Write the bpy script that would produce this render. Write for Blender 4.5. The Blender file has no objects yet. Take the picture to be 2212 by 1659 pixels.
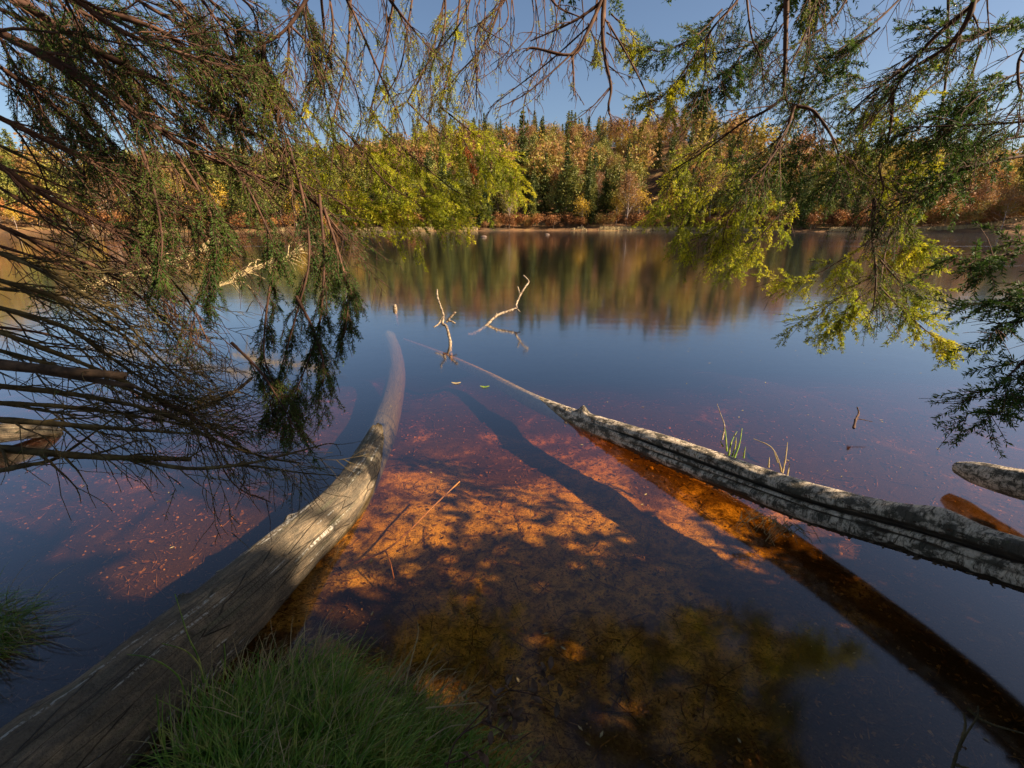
import bpy, math, random
import numpy as np
from mathutils import Vector

PI = math.pi
R_ = math.radians
SC = bpy.context.scene
COL = SC.collection

# ------------------------------------------------------------------ camera
CAM_H = 1.4
PITCH = R_(19.15)
FPX = 455.0
cam_d = bpy.data.cameras.new('camera')
cam_d.sensor_width = 36.0
cam_d.sensor_fit = 'HORIZONTAL'
cam_d.lens = FPX / 1024 * 36
cam_d.clip_start = 0.02
cam_d.clip_end = 4000
cam_d.dof.use_dof = True
cam_d.dof.focus_distance = 3.2
cam_d.dof.aperture_fstop = 16
cam = bpy.data.objects.new('camera', cam_d)
cam.location = (0, 0, CAM_H)
cam.rotation_euler = (PI / 2 - PITCH, 0, 0)
COL.objects.link(cam)
SC.camera = cam

# ------------------------------------------------------------------ light
SUN_EL = R_(32)
SUN_AZ = R_(104)            # clockwise from +Y (the view direction)
SUN = Vector((math.sin(SUN_AZ) * math.cos(SUN_EL), math.cos(SUN_AZ) * math.cos(SUN_EL), math.sin(SUN_EL)))
w = bpy.data.worlds.new('World')
SC.world = w
w.use_nodes = True
nt = w.node_tree
bg = nt.nodes['Background']
sky = nt.nodes.new('ShaderNodeTexSky')
sky.sky_type = 'NISHITA'
sky.sun_disc = False
sky.sun_elevation = SUN_EL
sky.sun_rotation = SUN_AZ
sky.altitude = 900
sky.air_density = 1.0
sky.dust_density = 3.2
sky.ozone_density = 2.0
nt.links.new(sky.outputs[0], bg.inputs[0])
bg.inputs[1].default_value = 0.051
sl = bpy.data.lights.new('sun', 'SUN')
sl.energy = 5.0
sl.angle = R_(0.6)
sl.color = (1.0, 0.80, 0.56)
so = bpy.data.objects.new('sun', sl)
so.rotation_euler = (-SUN).to_track_quat('-Z', 'Y').to_euler()
so.location = SUN * 50
COL.objects.link(so)
SC.view_settings.view_transform = 'Standard'
SC.view_settings.look = 'None'
SC.view_settings.gamma = 1
SC.view_settings.exposure = 1.4
SC.cycles.max_bounces = 8
SC.cycles.transparent_max_bounces = 16
SC.cycles.use_denoising = True

# ------------------------------------------------------------------ helpers
cP, sP = math.cos(PITCH), math.sin(PITCH)
K = 1024 / 2212.0


def ray(px, py):
    a, b = px - 512, 384 - py
    return np.array([a, FPX * cP + b * sP, b * cP - FPX * sP])


def Wz(x, y, z):
    """point on the plane of height z, measured on the photograph (2212 wide)"""
    r = ray(x * K, y * K)
    return np.array([0, 0, CAM_H]) + r * ((z - CAM_H) / r[2])


def Wd(x, y, d):
    """point at forward distance d"""
    r = ray(x * K, y * K)
    return np.array([0, 0, CAM_H]) + r * (d / FPX)


def nrm(v):
    return v / (np.linalg.norm(v) + 1e-12)


def smooth(pts, n):
    P = np.array(pts, float)
    if len(P) == 2:
        t = np.linspace(0, 1, n)[:, None]
        return P[0] * (1 - t) + P[1] * t
    Q = np.vstack([2 * P[0] - P[1], P, 2 * P[-1] - P[-2]])
    out = []
    m = len(P) - 1
    for u in np.linspace(0, m - 1e-6, n):
        i = int(u); f = u - i
        a, b, c, d = Q[i], Q[i + 1], Q[i + 2], Q[i + 3]
        out.append(.5 * (2 * b + (c - a) * f + (2 * a - 5 * b + 4 * c - d) * f * f + (3 * b - a - 3 * c + d) * f ** 3))
    return np.array(out)


class Acc:
    def __init__(s):
        s.v = []; s.q = []; s.uv = []; s.n = 0; s.t = []

    def add(s, v, q, uv=None, tint=None):
        v = np.asarray(v, float); q = np.asarray(q, int)
        s.v.append(v); s.q.append(q + s.n); s.n += len(v)
        s.uv.append(np.zeros((len(v), 2)) if uv is None else np.asarray(uv, float))

    def tube(s, P, Rr, k=5, cap=False, radial=None, seam=False):
        P = np.asarray(P, float); n = len(P)
        Rr = np.broadcast_to(np.asarray(Rr, float), (n,))
        T = np.gradient(P, axis=0)
        T /= np.linalg.norm(T, axis=1)[:, None] + 1e-12
        ref = np.array([0, 0, 1.]) if abs(T[0, 2]) < .9 else np.array([0, 1., 0])
        N = np.cross(T, ref); N /= np.linalg.norm(N, axis=1)[:, None] + 1e-9
        for i in range(1, n):
            if np.dot(N[i], N[i - 1]) < 0: N[i] = -N[i]
        B = np.cross(N, T)
        th = np.arange(k) / k * 2 * PI
        if seam: th = np.arange(k) / (k - 1) * 2 * PI - PI / 2
        rr = Rr[:, None] * np.ones(k)
        if radial is not None:
            rr = rr * radial
        V = P[:, None] + rr[..., None] * (np.cos(th)[None, :, None] * N[:, None] + np.sin(th)[None, :, None] * B[:, None])
        V = V.reshape(-1, 3)
        i = np.arange(n - 1)[:, None] * k; j = np.arange(k)[None]; j2 = (j + 1) % k
        if seam: j = j[:, :-1]; j2 = j2[:, :-1]
        q = np.stack([i + j, i + j2, i + k + j2, i + k + j], -1).reshape(-1, 4)
        L = np.concatenate([[0], np.cumsum(np.linalg.norm(np.diff(P, axis=0), axis=1))])
        uv = np.stack([np.broadcast_to(th / (2 * PI), (n, k)), np.broadcast_to(L[:, None], (n, k))], -1).reshape(-1, 2)
        if cap:
            m = len(V)
            V = np.vstack([V, P[0], P[-1]]); uv = np.vstack([uv, [.5, 0], [.5, L[-1]]])
            a = np.arange(k); b = (a + 1) % k
            # fans written as degenerate-free quads over pairs of sides
            f = []
            for x in range(0, k - 1, 2):
                f.append([m, (x + 2) % k, x + 1, x])
                f.append([m + 1, (n - 1) * k + x, (n - 1) * k + x + 1, (n - 1) * k + (x + 2) % k])
            q = np.vstack([q, f])
        s.add(V, q, uv)

    def quads(s, c, a, b):
        """diamonds / leaves: centre c, half axes a (long) and b (wide)"""
        n = len(c)
        V = np.stack([c - a, c + b, c + a, c - b], 1).reshape(-1, 3)
        q = np.arange(n * 4).reshape(n, 4)
        uv = np.tile(np.array([[0, 0], [1, 0], [1, 1], [0, 1.]]), (n, 1))
        s.add(V, q, uv)

    def build(s, name, mat, parent=None, smooth_=True, loc=None):
        me = bpy.data.meshes.new(name)
        V = np.vstack(s.v); Q = np.vstack(s.q); UV = np.vstack(s.uv)
        me.vertices.add(len(V)); me.vertices.foreach_set('co', V.ravel())
        me.loops.add(Q.size); me.loops.foreach_set('vertex_index', Q.ravel().astype(np.int32))
        me.polygons.add(len(Q))
        me.polygons.foreach_set('loop_start', np.arange(0, Q.size, 4, dtype=np.int32))
        me.polygons.foreach_set('loop_total', np.full(len(Q), 4, np.int32))
        l = me.uv_layers.new(name='UVMap')
        l.data.foreach_set('uv', UV[Q.ravel()].ravel())
        me.update(calc_edges=True); me.validate()
        me.polygons.foreach_set('use_smooth', np.full(len(me.polygons), smooth_, bool))
        o = bpy.data.objects.new(name, me)
        me.materials.append(mat)
        COL.objects.link(o)
        if parent is not None:
            o.parent = parent
        return o


def empty(name, loc=(0, 0, 0)):
    o = bpy.data.objects.new(name, None)
    o.empty_display_size = .2
    o.location = loc
    COL.objects.link(o)
    return o


def tag(o, label, cat=None, group=None, kind=None):
    o['label'] = label
    if cat: o['category'] = cat
    if group: o['group'] = group
    if kind: o['kind'] = kind
    return o


def lattice(seed, n=256):
    return np.random.default_rng(seed).random((n, n))


_L = {}


def vnoise(x, y, seed=0):
    if seed not in _L: _L[seed] = lattice(seed)
    g = _L[seed]
    xi = np.floor(x).astype(int); yi = np.floor(y).astype(int)
    fx = x - xi; fy = y - yi
    fx = fx * fx * (3 - 2 * fx); fy = fy * fy * (3 - 2 * fy)
    m = 255
    a = g[xi & m, yi & m]; b = g[(xi + 1) & m, yi & m]; c = g[xi & m, (yi + 1) & m]; d = g[(xi + 1) & m, (yi + 1) & m]
    return (a * (1 - fx) + b * fx) * (1 - fy) + (c * (1 - fx) + d * fx) * fy


def fbm(x, y, seed=0, o=4):
    s = 0; a = .5; t = 0
    for k in range(o):
        s = s + a * vnoise(x * 2 ** k + 17 * k, y * 2 ** k + 5 * k, seed + k); t += a; a *= .5
    return s / t - .5


# ------------------------------------------------------------------ materials
class M:
    def __init__(s, name):
        s.m = bpy.data.materials.new(name); s.m.use_nodes = True
        s.t = s.m.node_tree; s.N = s.t.nodes; s.b = s.N['Principled BSDF']
        s.out = s.N['Material Output']
        s.b.inputs['Specular IOR Level'].default_value = .3

    def n(s, ty, **kw):
        x = s.N.new('ShaderNode' + ty)
        for k, v in kw.items():
            setattr(x, k, v)
        return x

    def l(s, a, b): s.t.links.new(a, b)

    def pos(s, scale=(1, 1, 1), src='Object'):
        if src == 'World':
            g = s.n('NewGeometry').outputs['Position']
        else:
            g = s.n('TexCoord').outputs[src]
        mp = s.n('Mapping'); mp.inputs['Scale'].default_value = scale
        s.l(g, mp.inputs['Vector'])
        return mp.outputs[0]

    def noise(s, vec, scale, detail=4, rough=.55, dist=0):
        x = s.n('TexNoise'); x.inputs['Scale'].default_value = scale
        x.inputs['Detail'].default_value = detail; x.inputs['Roughness'].default_value = rough
        x.inputs['Distortion'].default_value = dist
        s.l(vec, x.inputs['Vector'])
        return x.outputs['Fac']

    def ramp(s, fac, stops, interp='LINEAR'):
        r = s.n('ValToRGB'); r.color_ramp.interpolation = interp
        e = r.color_ramp.elements
        while len(e) < len(stops): e.new(.5)
        for i, (p, c) in enumerate(stops):
            e[i].position = p
            e[i].color = (*c, 1) if len(c) == 3 else c
        s.l(fac, r.inputs[0])
        return r.outputs[0]

    def mix(s, fac, a, b, mode='MIX'):
        x = s.n('Mix', data_type='RGBA', blend_type=mode)
        if isinstance(fac, (int, float)): x.inputs[0].default_value = fac
        else: s.l(fac, x.inputs[0])
        for v, i in ((a, 6), (b, 7)):
            if isinstance(v, tuple): x.inputs[i].default_value = (*v, 1)
            else: s.l(v, x.inputs[i])
        return x.outputs[2]

    def bump(s, h, strength=.5, dist=.01):
        x = s.n('Bump'); x.inputs['Strength'].default_value = strength; x.inputs['Distance'].default_value = dist
        s.l(h, x.inputs['Height']); s.l(x.outputs[0], s.b.inputs['Normal'])
        return x

    def base(s, c):
        if isinstance(c, tuple): s.b.inputs['Base Color'].default_value = (*c, 1)
        else: s.l(c, s.b.inputs['Base Color'])
        return s

    def rough(s, v):
        s.b.inputs['Roughness'].default_value = v
        return s


G = lambda v: (v, v, v)


def leafy(name, stops, scale, src='World', trans=.35, rough=.6, detail=3):
    m = M(name)
    c = m.ramp(m.noise(m.pos(src=src), scale, detail, .7), stops)
    m.base(c).rough(rough)
    tr = m.n('BsdfTranslucent'); m.l(c, tr.inputs[0])
    ms = m.n('MixShader'); ms.inputs[0].default_value = trans
    m.l(m.b.outputs[0], ms.inputs[1]); m.l(tr.outputs[0], ms.inputs[2]); m.l(ms.outputs[0], m.out.inputs[0])
    return m.m


MAT = {}
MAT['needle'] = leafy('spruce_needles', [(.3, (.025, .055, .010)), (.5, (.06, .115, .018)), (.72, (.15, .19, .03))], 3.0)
MAT['needle_lit'] = leafy('spruce_needles_painted_lit', [(.34, (.09, .13, .012)), (.5, (.33, .36, .015)), (.66, (.64, .56, .03))], 5.0, trans=.45)  # sunlit copy of the same needles: light put into the colour
MAT['needle_far'] = leafy('fir_foliage', [(.28, (.025, .045, .014)), (.48, (.085, .105, .022)), (.7, (.22, .20, .035))], .16, trans=.2)
MAT['pine'] = leafy('pine_foliage', [(.28, (.06, .08, .018)), (.5, (.18, .18, .03)), (.72, (.36, .27, .045))], .2, trans=.15)
MAT['beech'] = leafy('beech_foliage', [(.28, (.12, .065, .035)), (.42, (.26, .13, .06)), (.50, (.36, .20, .06)), (.58, (.26, .24, .045)), (.66, (.46, .32, .05)), (.76, (.42, .13, .03))], .07, trans=.4)
MAT['birch'] = leafy('birch_foliage', [(.3, (.36, .25, .03)), (.7, (.70, .46, .05))], .3, trans=.3)
MAT['bush'] = leafy('bush_foliage', [(.3, (.10, .05, .02)), (.5, (.32, .13, .04)), (.7, (.24, .20, .04))], .15, trans=.25)
MAT['dryleaf'] = leafy('dry_leaf', [(.3, (.30, .10, .03)), (.7, (.50, .22, .06))], 20, trans=.2)
MAT['grass'] = leafy('grass_blades', [(.3, (.06, .15, .015)), (.5, (.17, .28, .03)), (.66, (.42, .38, .09))], 22, trans=.3, rough=.5)
MAT['straw'] = leafy('straw_blades', [(.3, (.28, .20, .09)), (.7, (.55, .43, .22))], 12, trans=.25)
MAT['deadleaf'] = leafy('withered_leaf', [(.3, (.05, .03, .02)), (.7, (.22, .12, .07))], 30, trans=.15)
MAT['redneedle'] = leafy('rusty_needles', [(.3, (.35, .09, .02)), (.7, (.55, .2, .05))], 12, trans=.3)

m = M('twig_bark')
v = m.pos(src='World')
m.base(m.ramp(m.noise(v, 14, 4, .7), [(.3, (.028, .015, .010)), (.55, (.09, .042, .025)), (.75, (.19, .11, .06))])).rough(.8)
MAT['twig'] = m.m
m = M('lichened_bark')
v = m.pos(src='World')
m.base(m.ramp(m.noise(v, 22, 4, .7), [(.3, (.03, .022, .01)), (.55, (.10, .07, .025)), (.75, (.18, .15, .07))])).rough(.85)
MAT['twig_olive'] = m.m
m = M('trunk_bark')
v = m.pos(src='World')
m.base(m.ramp(m.noise(v, 2, 4, .7), [(.3, (.09, .06, .045)), (.7, (.28, .2, .15))])).rough(.9)
MAT['trunk'] = m.m
m = M('pale_trunk_bark')
v = m.pos(src='World')
m.base(m.ramp(m.noise(v, 1.5, 3, .7), [(.3, (.2, .15, .13)), (.7, (.5, .42, .36))])).rough(.9)
MAT['pale_trunk'] = m.m
m = M('sunbleached_twig')
v = m.pos(src='World')
m.base(m.ramp(m.noise(v, 30, 3, .7), [(.40, (.07, .045, .03)), (.52, (.30, .22, .14)), (.75, (.52, .42, .30))])).rough(.75)
MAT['pale_twig'] = m.m
m = M('cut_wood')
v = m.pos(src='World')
m.base(m.ramp(m.noise(v, 40, 3, .7), [(.3, (.35, .26, .17)), (.7, (.7, .6, .45))])).rough(.75)
MAT['cut'] = m.m

# weathered barkless log
m = M('weathered_log')
uv = m.n('TexCoord').outputs['UV']


def uvmap(m, sc):
    mp = m.n('Mapping'); mp.inputs['Scale'].default_value = sc
    m.l(m.n('TexCoord').outputs['UV'], mp.inputs['Vector'])
    return mp.outputs[0]


grain = m.noise(uvmap(m, (22, 4, 1)), 2.0, 8, .72, .8)
blot = m.noise(uvmap(m, (3, 2.2, 1)), 2.2, 5, .65)
fine = m.noise(m.pos(), 110, 3, .7)
c = m.ramp(blot, [(.36, (.045, .032, .02)), (.47, (.12, .085, .05)), (.58, (.30, .205, .115)), (.7, (.48, .34, .19))])
c = m.mix(m.ramp(grain, [(.42, G(0)), (.56, G(1))]), m.mix(.75, c, (.03, .024, .018)), c)
c = m.mix(m.ramp(m.noise(uvmap(m, (9, 1.2, 1)), 2.0, 3, .6), [(.55, G(0)), (.7, G(.45))]), c, (.12, .14, .05))
crackn = m.noise(uvmap(m, (30, 1.3, 1)), 1.0, 2, .5)
brk = m.noise(uvmap(m, (40, 40, 1)), 1.0, 3, .7)
msk = m.n('Math', operation='MULTIPLY')
m.l(m.ramp(crackn, [(.60, G(0)), (.62, G(1))]), msk.inputs[0]); m.l(m.ramp(brk, [(.47, G(0)), (.56, G(1))]), msk.inputs[1])
c = m.mix(msk.outputs[0], c, (.6, .57, .5))
c = m.mix(.3, c, m.mix(fine, (.03, .025, .02), (.5, .42, .3)))


def wetline(m, c, col, f=.7):
    sp_ = m.n('SeparateXYZ'); m.l(m.n('NewGeometry').outputs['Position'], sp_.inputs[0])
    ad = m.n('Math', operation='MULTIPLY_ADD'); m.l(m.noise(m.pos(src='World'), 9, 3, .6), ad.inputs[0]); ad.inputs[1].default_value = .05; m.l(sp_.outputs['Z'], ad.inputs[2])
    return m.mix(m.ramp(ad.outputs[0], [(.026, G(f)), (.034, G(0))]), c, col)


c = wetline(m, c, (.11, .075, .03), .9)
vor = m.n('TexVoronoi', feature='DISTANCE_TO_EDGE'); vor.inputs['Scale'].default_value = 1.0
wob = m.mix(.12, uvmap(m, (26, 3.2, 1)), m.n('TexNoise').outputs['Color'])
m.l(wob, vor.inputs['Vector'])
ck = m.ramp(vor.outputs['Distance'], [(.0, G(1)), (.022, G(0))])
c = m.mix(m.mix(brk, G(0), ck), c, (.015, .012, .008))
m.base(c).rough(.85)
hs = m.n('Math', operation='ADD'); m.l(grain, hs.inputs[0]); m.l(fine, hs.inputs[1])
h2 = m.n('Math', operation='SUBTRACT'); m.l(hs.outputs[0], h2.inputs[0]); m.l(ck, h2.inputs[1])
m.bump(h2.outputs[0], .9, .014)
MAT['log'] = m.m

# birch bark: white with dark lenticels and mossy dirt
m = M('birch_bark')
len_ = m.noise(uvmap(m, (9, 42, 1)), 1.4, 6, .8, 1.2)
blot = m.noise(uvmap(m, (5, 5, 1)), 2.0, 5, .7)
c = m.ramp(len_, [(.38, (.035, .028, .02)), (.45, (.26, .2, .14)), (.50, (.62, .50, .37)), (.75, (.80, .69, .55))])
c = m.mix(m.ramp(blot, [(.46, G(0)), (.56, G(.92))]), c, (.045, .038, .024))
c = m.mix(m.ramp(m.noise(uvmap(m, (12, 12, 1)), 3, 4, .7), [(.6, G(0)), (.7, G(.7))]), c, (.07, .08, .03))
atn = m.n('Attribute'); atn.attribute_name = 'crack'
wood = m.ramp(m.noise(uvmap(m, (30, 4, 1)), 2.0, 4, .7), [(.35, (.018, .012, .008)), (.6, (.07, .045, .025)), (.75, (.25, .18, .11))])
c = wetline(m, c, (.30, .2, .07))
c = m.mix(m.ramp(atn.outputs['Fac'], [(.35, G(0)), (.6, G(1))]), c, wood)
m.base(c).rough(.7)
hs = m.n('Math', operation='ADD'); m.l(len_, hs.inputs[0]); m.l(blot, hs.inputs[1])
m.bump(hs.outputs[0], .8, .012)
MAT['birchbark'] = m.m
m = M('dark_crack_wood')
v = m.pos(src='World')
m.base(m.ramp(m.noise(v, 30, 4, .7), [(.3, (.02, .014, .01)), (.7, (.16, .1, .06))])).rough(.9)
MAT['crack'] = m.m

# lake bed
m = M('lake_bed')
v = m.pos(src='World')
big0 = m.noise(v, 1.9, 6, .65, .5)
# sunlit pool painted into the sand: paler at its centre, litter-dark away from it
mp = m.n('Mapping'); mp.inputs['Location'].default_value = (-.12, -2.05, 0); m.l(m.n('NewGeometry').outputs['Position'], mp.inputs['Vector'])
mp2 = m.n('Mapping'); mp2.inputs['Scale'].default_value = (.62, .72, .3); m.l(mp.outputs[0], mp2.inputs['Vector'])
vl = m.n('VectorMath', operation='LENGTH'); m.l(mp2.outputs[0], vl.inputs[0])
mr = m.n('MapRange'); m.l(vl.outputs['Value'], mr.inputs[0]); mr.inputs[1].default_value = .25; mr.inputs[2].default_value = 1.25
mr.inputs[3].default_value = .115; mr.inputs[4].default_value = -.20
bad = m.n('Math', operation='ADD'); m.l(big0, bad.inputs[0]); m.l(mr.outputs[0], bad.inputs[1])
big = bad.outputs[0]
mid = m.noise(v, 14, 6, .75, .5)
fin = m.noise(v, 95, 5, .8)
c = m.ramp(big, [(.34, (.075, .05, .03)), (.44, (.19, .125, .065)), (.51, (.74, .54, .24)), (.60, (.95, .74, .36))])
c = m.mix(m.ramp(mid, [(.38, G(.85)), (.55, G(0))]), c, (.07, .04, .022))
c = m.mix(m.ramp(fin, [(.40, G(.8)), (.5, G(0))]), c, (.05, .028, .015))
c = m.mix(m.ramp(fin, [(.60, G(0)), (.68, G(.55))]), c, (.50, .35, .18))
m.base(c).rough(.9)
hs = m.n('Math', operation='ADD'); m.l(mid, hs.inputs[0]); m.l(fin, hs.inputs[1])
m.bump(hs.outputs[0], .8, .02)
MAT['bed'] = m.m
m = M('bank_soil')
v = m.pos(src='World')
m.base(m.ramp(m.noise(v, 12, 5, .7), [(.35, (.02, .016, .01)), (.65, (.09, .065, .035))])).rough(.95)
m.bump(m.noise(v, 40, 5, .7), .8, .02)
MAT['soil'] = m.m
m = M('forest_floor')
v = m.pos(src='World')
m.base(m.ramp(m.noise(v, .12, 6, .7), [(.35, (.05, .035, .018)), (.5, (.17, .085, .035)), (.65, (.26, .17, .06))])).rough(.95)
MAT['floor'] = m.m
m = M('pebble_stone')
v = m.pos(src='World')
m.base(m.ramp(m.noise(v, 18, 2, .6), [(.35, (.12, .07, .04)), (.55, (.42, .28, .15)), (.7, (.75, .55, .32))])).rough(.7)
MAT['pebble'] = m.m
m = M('litter_flakes')
v = m.pos(src='World')
m.base(m.ramp(m.noise(v, 25, 2, .6), [(.38, (.04, .022, .013)), (.52, (.16, .085, .04)), (.66, (.42, .26, .11))])).rough(.8)
MAT['litter'] = m.m

# water: Fresnel mirror over tea-coloured absorbing water
m = M('lake_water')
m.N.remove(m.b)
geo = m.n('NewGeometry')
dt = m.n('VectorMath', operation='DOT_PRODUCT'); m.l(geo.outputs['Normal'], dt.inputs[0]); m.l(geo.outputs['Incoming'], dt.inputs[1])
ab = m.n('Math', operation='ABSOLUTE'); m.l(dt.outputs['Value'], ab.inputs[0])
om = m.n('Math', operation='SUBTRACT'); om.inputs[0].default_value = 1; m.l(ab.outputs[0], om.inputs[1])
pw = m.n('Math', operation='POWER'); m.l(om.outputs[0], pw.inputs[0]); pw.inputs[1].default_value = 2.75
fr = m.n('Math', operation='MULTIPLY_ADD'); m.l(pw.outputs[0], fr.inputs[0]); fr.inputs[1].default_value = .96; fr.inputs[2].default_value = .024
tr = m.n('BsdfTransparent')
gl = m.n('BsdfGlossy', distribution='GGX')
gl.inputs['Color'].default_value = (.97, .97, 1, 1)
vec = m.pos((.012, .45, 1), 'World')
band = m.noise(vec, 1.0, 3, .6, .2)
sep = m.n('SeparateXYZ'); m.l(m.n('NewGeometry').outputs['Position'], sep.inputs[0])
farr = m.n('MapRange'); farr.inputs[1].default_value = 12; farr.inputs[2].default_value = 30
m.l(sep.outputs['Y'], farr.inputs[0])
bm = m.n('Math', operation='MULTIPLY'); m.l(m.ramp(band, [(.64, G(0)), (.70, G(1))]), bm.inputs[0]); m.l(farr.outputs[0], bm.inputs[1])
rr = m.n('MapRange'); m.l(bm.outputs[0], rr.inputs[0]); rr.inputs[3].default_value = .085; rr.inputs[4].default_value = .2
m.l(rr.outputs[0], gl.inputs['Roughness'])
bp = m.n('Bump'); bp.inputs['Strength'].default_value = .12; bp.inputs['Distance'].default_value = .01
m.l(m.noise(m.pos((1.0, 2.2, 1), 'World'), 1.3, 2, .5), bp.inputs['Height'])
m.l(bp.outputs[0], gl.inputs['Normal'])
ms = m.n('MixShader'); m.l(fr.outputs[0], ms.inputs[0]); m.l(tr.outputs[0], ms.inputs[1]); m.l(gl.outputs[0], ms.inputs[2])
m.l(ms.outputs[0], m.out.inputs['Surface'])
va = m.n('VolumeAbsorption'); va.inputs['Color'].default_value = (.84, .62, .0, 1); va.inputs['Density'].default_value = 4.6
m.l(va.outputs[0], m.out.inputs['Volume'])
MAT['water'] = m.m

# ------------------------------------------------------------------ ground heights
SKY = [(0, 149), (41, 172), (90, 160), (140, 156), (265, 150), (330, 142), (366, 137), (420, 126), (453, 120), (522, 118),
       (563, 119), (676, 109), (740, 117), (775, 133), (800, 148), (860, 152), (890, 148), (1024, 160)]
_az, _ra = [], []
for u, v_ in SKY:
    r = ray(u, v_)
    _az.append(r[0] / r[1]); _ra.append(r[2] / r[1])


def shore_y(x): return 146 - .0036 * x * x + 4 * np.sin(x * .045) + 2 * np.sin(x * .13 + 1)


def hill(x, y):
    ys = shore_y(x); s = y - ys
    az = x / np.maximum(y, 20)
    S = 130 + 190 * np.clip((az - .55) / .25, 0, 1)
    yr = np.maximum(ys + S, 60)
    top = 1.4 + np.interp(az, _az, _ra) * yr - 15
    t = np.clip(s / S, 0, 1)
    t = t * t * (3 - 2 * t) * .55 + t * .45
    up = .35 + t * np.maximum(top, 2) + 6.0 * fbm(x * .03, y * .03, 3)  * np.clip(s / 30, 0, 1)
    up = up + np.maximum(s - S, 0) * -.05
    up = np.minimum(up, .35 + .25 * s) if False else up
    under = -.02 + s * .12
    return np.where(s > 0, np.minimum(up, .05 + s * .5), np.maximum(under, -3.2))


def bank_edge(x):
    e = .74 + .05 * np.sin(x * 7) + .40 * np.exp(-((x + .66) / .34) ** 2)
    e = e + .52 * np.exp(-((x + 1.95) / .35) ** 2)
    e = e + .6 * np.exp(-((x - 2.85) / .45) ** 2)
    e = e + .35 * np.clip((x - 2.2) / 1.2, 0, 1.5) + .25 * np.clip((-x - 2.2), 0, 2)
    return e


def near_bed(x, y):
    d = y - bank_edge(x)
    water_ = -.06 - .13 * (1 - np.exp(-np.maximum(d, 0) * 7)) - .013 * d ** 2 - .12 * np.maximum(d - 3.6, 0)
    water_ = np.maximum(water_, -3.0)
    land = -.06 + np.minimum(-d * 1.2, .16) + .05 * np.clip(-d - .2, 0, 3)
    z = np.where(d > 0, water_, land)
    z = z + .05 * fbm(x * 2.1, y * 2.1, 11) * np.clip(d, .2, 1) + .012 * fbm(x * 14, y * 14, 21)
    return z


def grid(name, xs, ys, fz, mat):
    X, Y = np.meshgrid(xs, ys, indexing='ij')
    Z = fz(X, Y)
    V = np.stack([X, Y, Z], -1).reshape(-1, 3)
    n, k = len(xs), len(ys)
    i = (np.arange(n - 1)[:, None] * k + np.arange(k - 1)[None]).ravel()
    q = np.stack([i, i + k, i + k + 1, i + 1], -1)
    a = Acc(); a.add(V, q, V[:, :2]); return a.build(name, mat)


# near bed (fine) and the wide terrain (coarse)
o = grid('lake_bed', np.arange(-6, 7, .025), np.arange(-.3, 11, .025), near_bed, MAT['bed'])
tag(o, 'sandy brown lake bed strewn with litter under clear tea-coloured water', kind='structure')
xs = np.concatenate([np.linspace(-900, -260, 20), np.linspace(-250, 250, 240), np.linspace(260, 900, 20)])
ys = np.concatenate([np.linspace(-60, -8, 8), np.linspace(-6, 14, 24), np.linspace(18, 60, 16), np.linspace(64, 420, 180), np.linspace(440, 1500, 16)])


def terrain(x, y):
    inner = (x > -6.2) & (x < 7.2) & (y > -.6) & (y < 11.2)
    nb = near_bed(x, y)
    z = np.where(y < 20, nb, hill(x, y))
    z = np.where((y < 40) & (np.abs(x) > 40), hill(x, np.maximum(y, 30)), z)
    return np.where(inner, np.minimum(nb, 0) - .25, z)


o = grid('terrain', xs, ys, terrain, MAT['floor'])
tag(o, 'wooded hill and shore around the lake covered in orange leaf litter', kind='structure')
o = grid('bank', np.arange(-6, 7, .03), np.arange(-1.5, 1.75, .03),
         lambda x, y: np.where(y - bank_edge(x) < .06, near_bed(x, y) + .006, near_bed(x, y) - .05), MAT['soil'])
tag(o, 'dark soil bank at the near edge of the lake', kind='structure')

a = Acc()
X0, X1, Y0, Y1, ZB = -320, 320, -1.4, 330, -4.5
a.add([(X0, Y0, ZB), (X1, Y0, ZB), (X1, Y1, ZB), (X0, Y1, ZB), (X0, Y0, 0), (X1, Y0, 0), (X1, Y1, 0), (X0, Y1, 0)],
      [(0, 3, 2, 1), (4, 5, 6, 7), (0, 1, 5, 4), (1, 2, 6, 5), (2, 3, 7, 6), (3, 0, 4, 7)])
o = a.build('water', MAT['water'], smooth_=False)
tag(o, 'calm lake water, clear amber near the bank and mirroring the hill beyond', kind='structure')

# ------------------------------------------------------------------ far trees
rng = np.random.default_rng(5)


def rot_axes(n, rg):
    u = rg.normal(size=(n, 3)); u /= np.linalg.norm(u, axis=1)[:, None]
    v = np.cross(u, rg.normal(size=(n, 3))); v /= np.linalg.norm(v, axis=1)[:, None]
    return u, v


def fir_geo(h, br, seed, dens=1.0, low=.08, sz=.42):
    rg = np.random.default_rng(seed)
    c, a_, b_ = [], [], []
    n = int(34 * dens)
    for i in range(n):
        t = low + (1 - low) * (i / n) + rg.normal() * .006
        R = br * (1 - t) ** .8 * rg.uniform(.7, 1.15) + .15
        kk = max(4, int((9 if t < .75 else 6)))
        off = rg.random() * 6.28
        for k in range(kk):
            th = off + k / kk * 6.28 + rg.normal() * .2
            rl = R * rg.uniform(.6, 1.15)
            dr = np.array([math.cos(th), math.sin(th), -.28 + .5 * t])
            m_ = max(2, int(rl / .42 * dens) + 1)
            for j in range(m_):
                f = (j + .6) / m_
                p = np.array([0, 0, t * h]) + dr * rl * f + rg.normal(size=3) * .14
                for _ in range(2):
                    d = nrm(dr + rg.normal(size=3) * .55)
                    s_ = nrm(np.cross(d, rg.normal(size=3)))
                    c.append(p + rg.normal(size=3) * .12); a_.append(d * sz * rg.uniform(.6, 1.2)); b_.append(s_ * sz * .38)
    return np.array(c), np.array(a_), np.array(b_)


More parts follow.
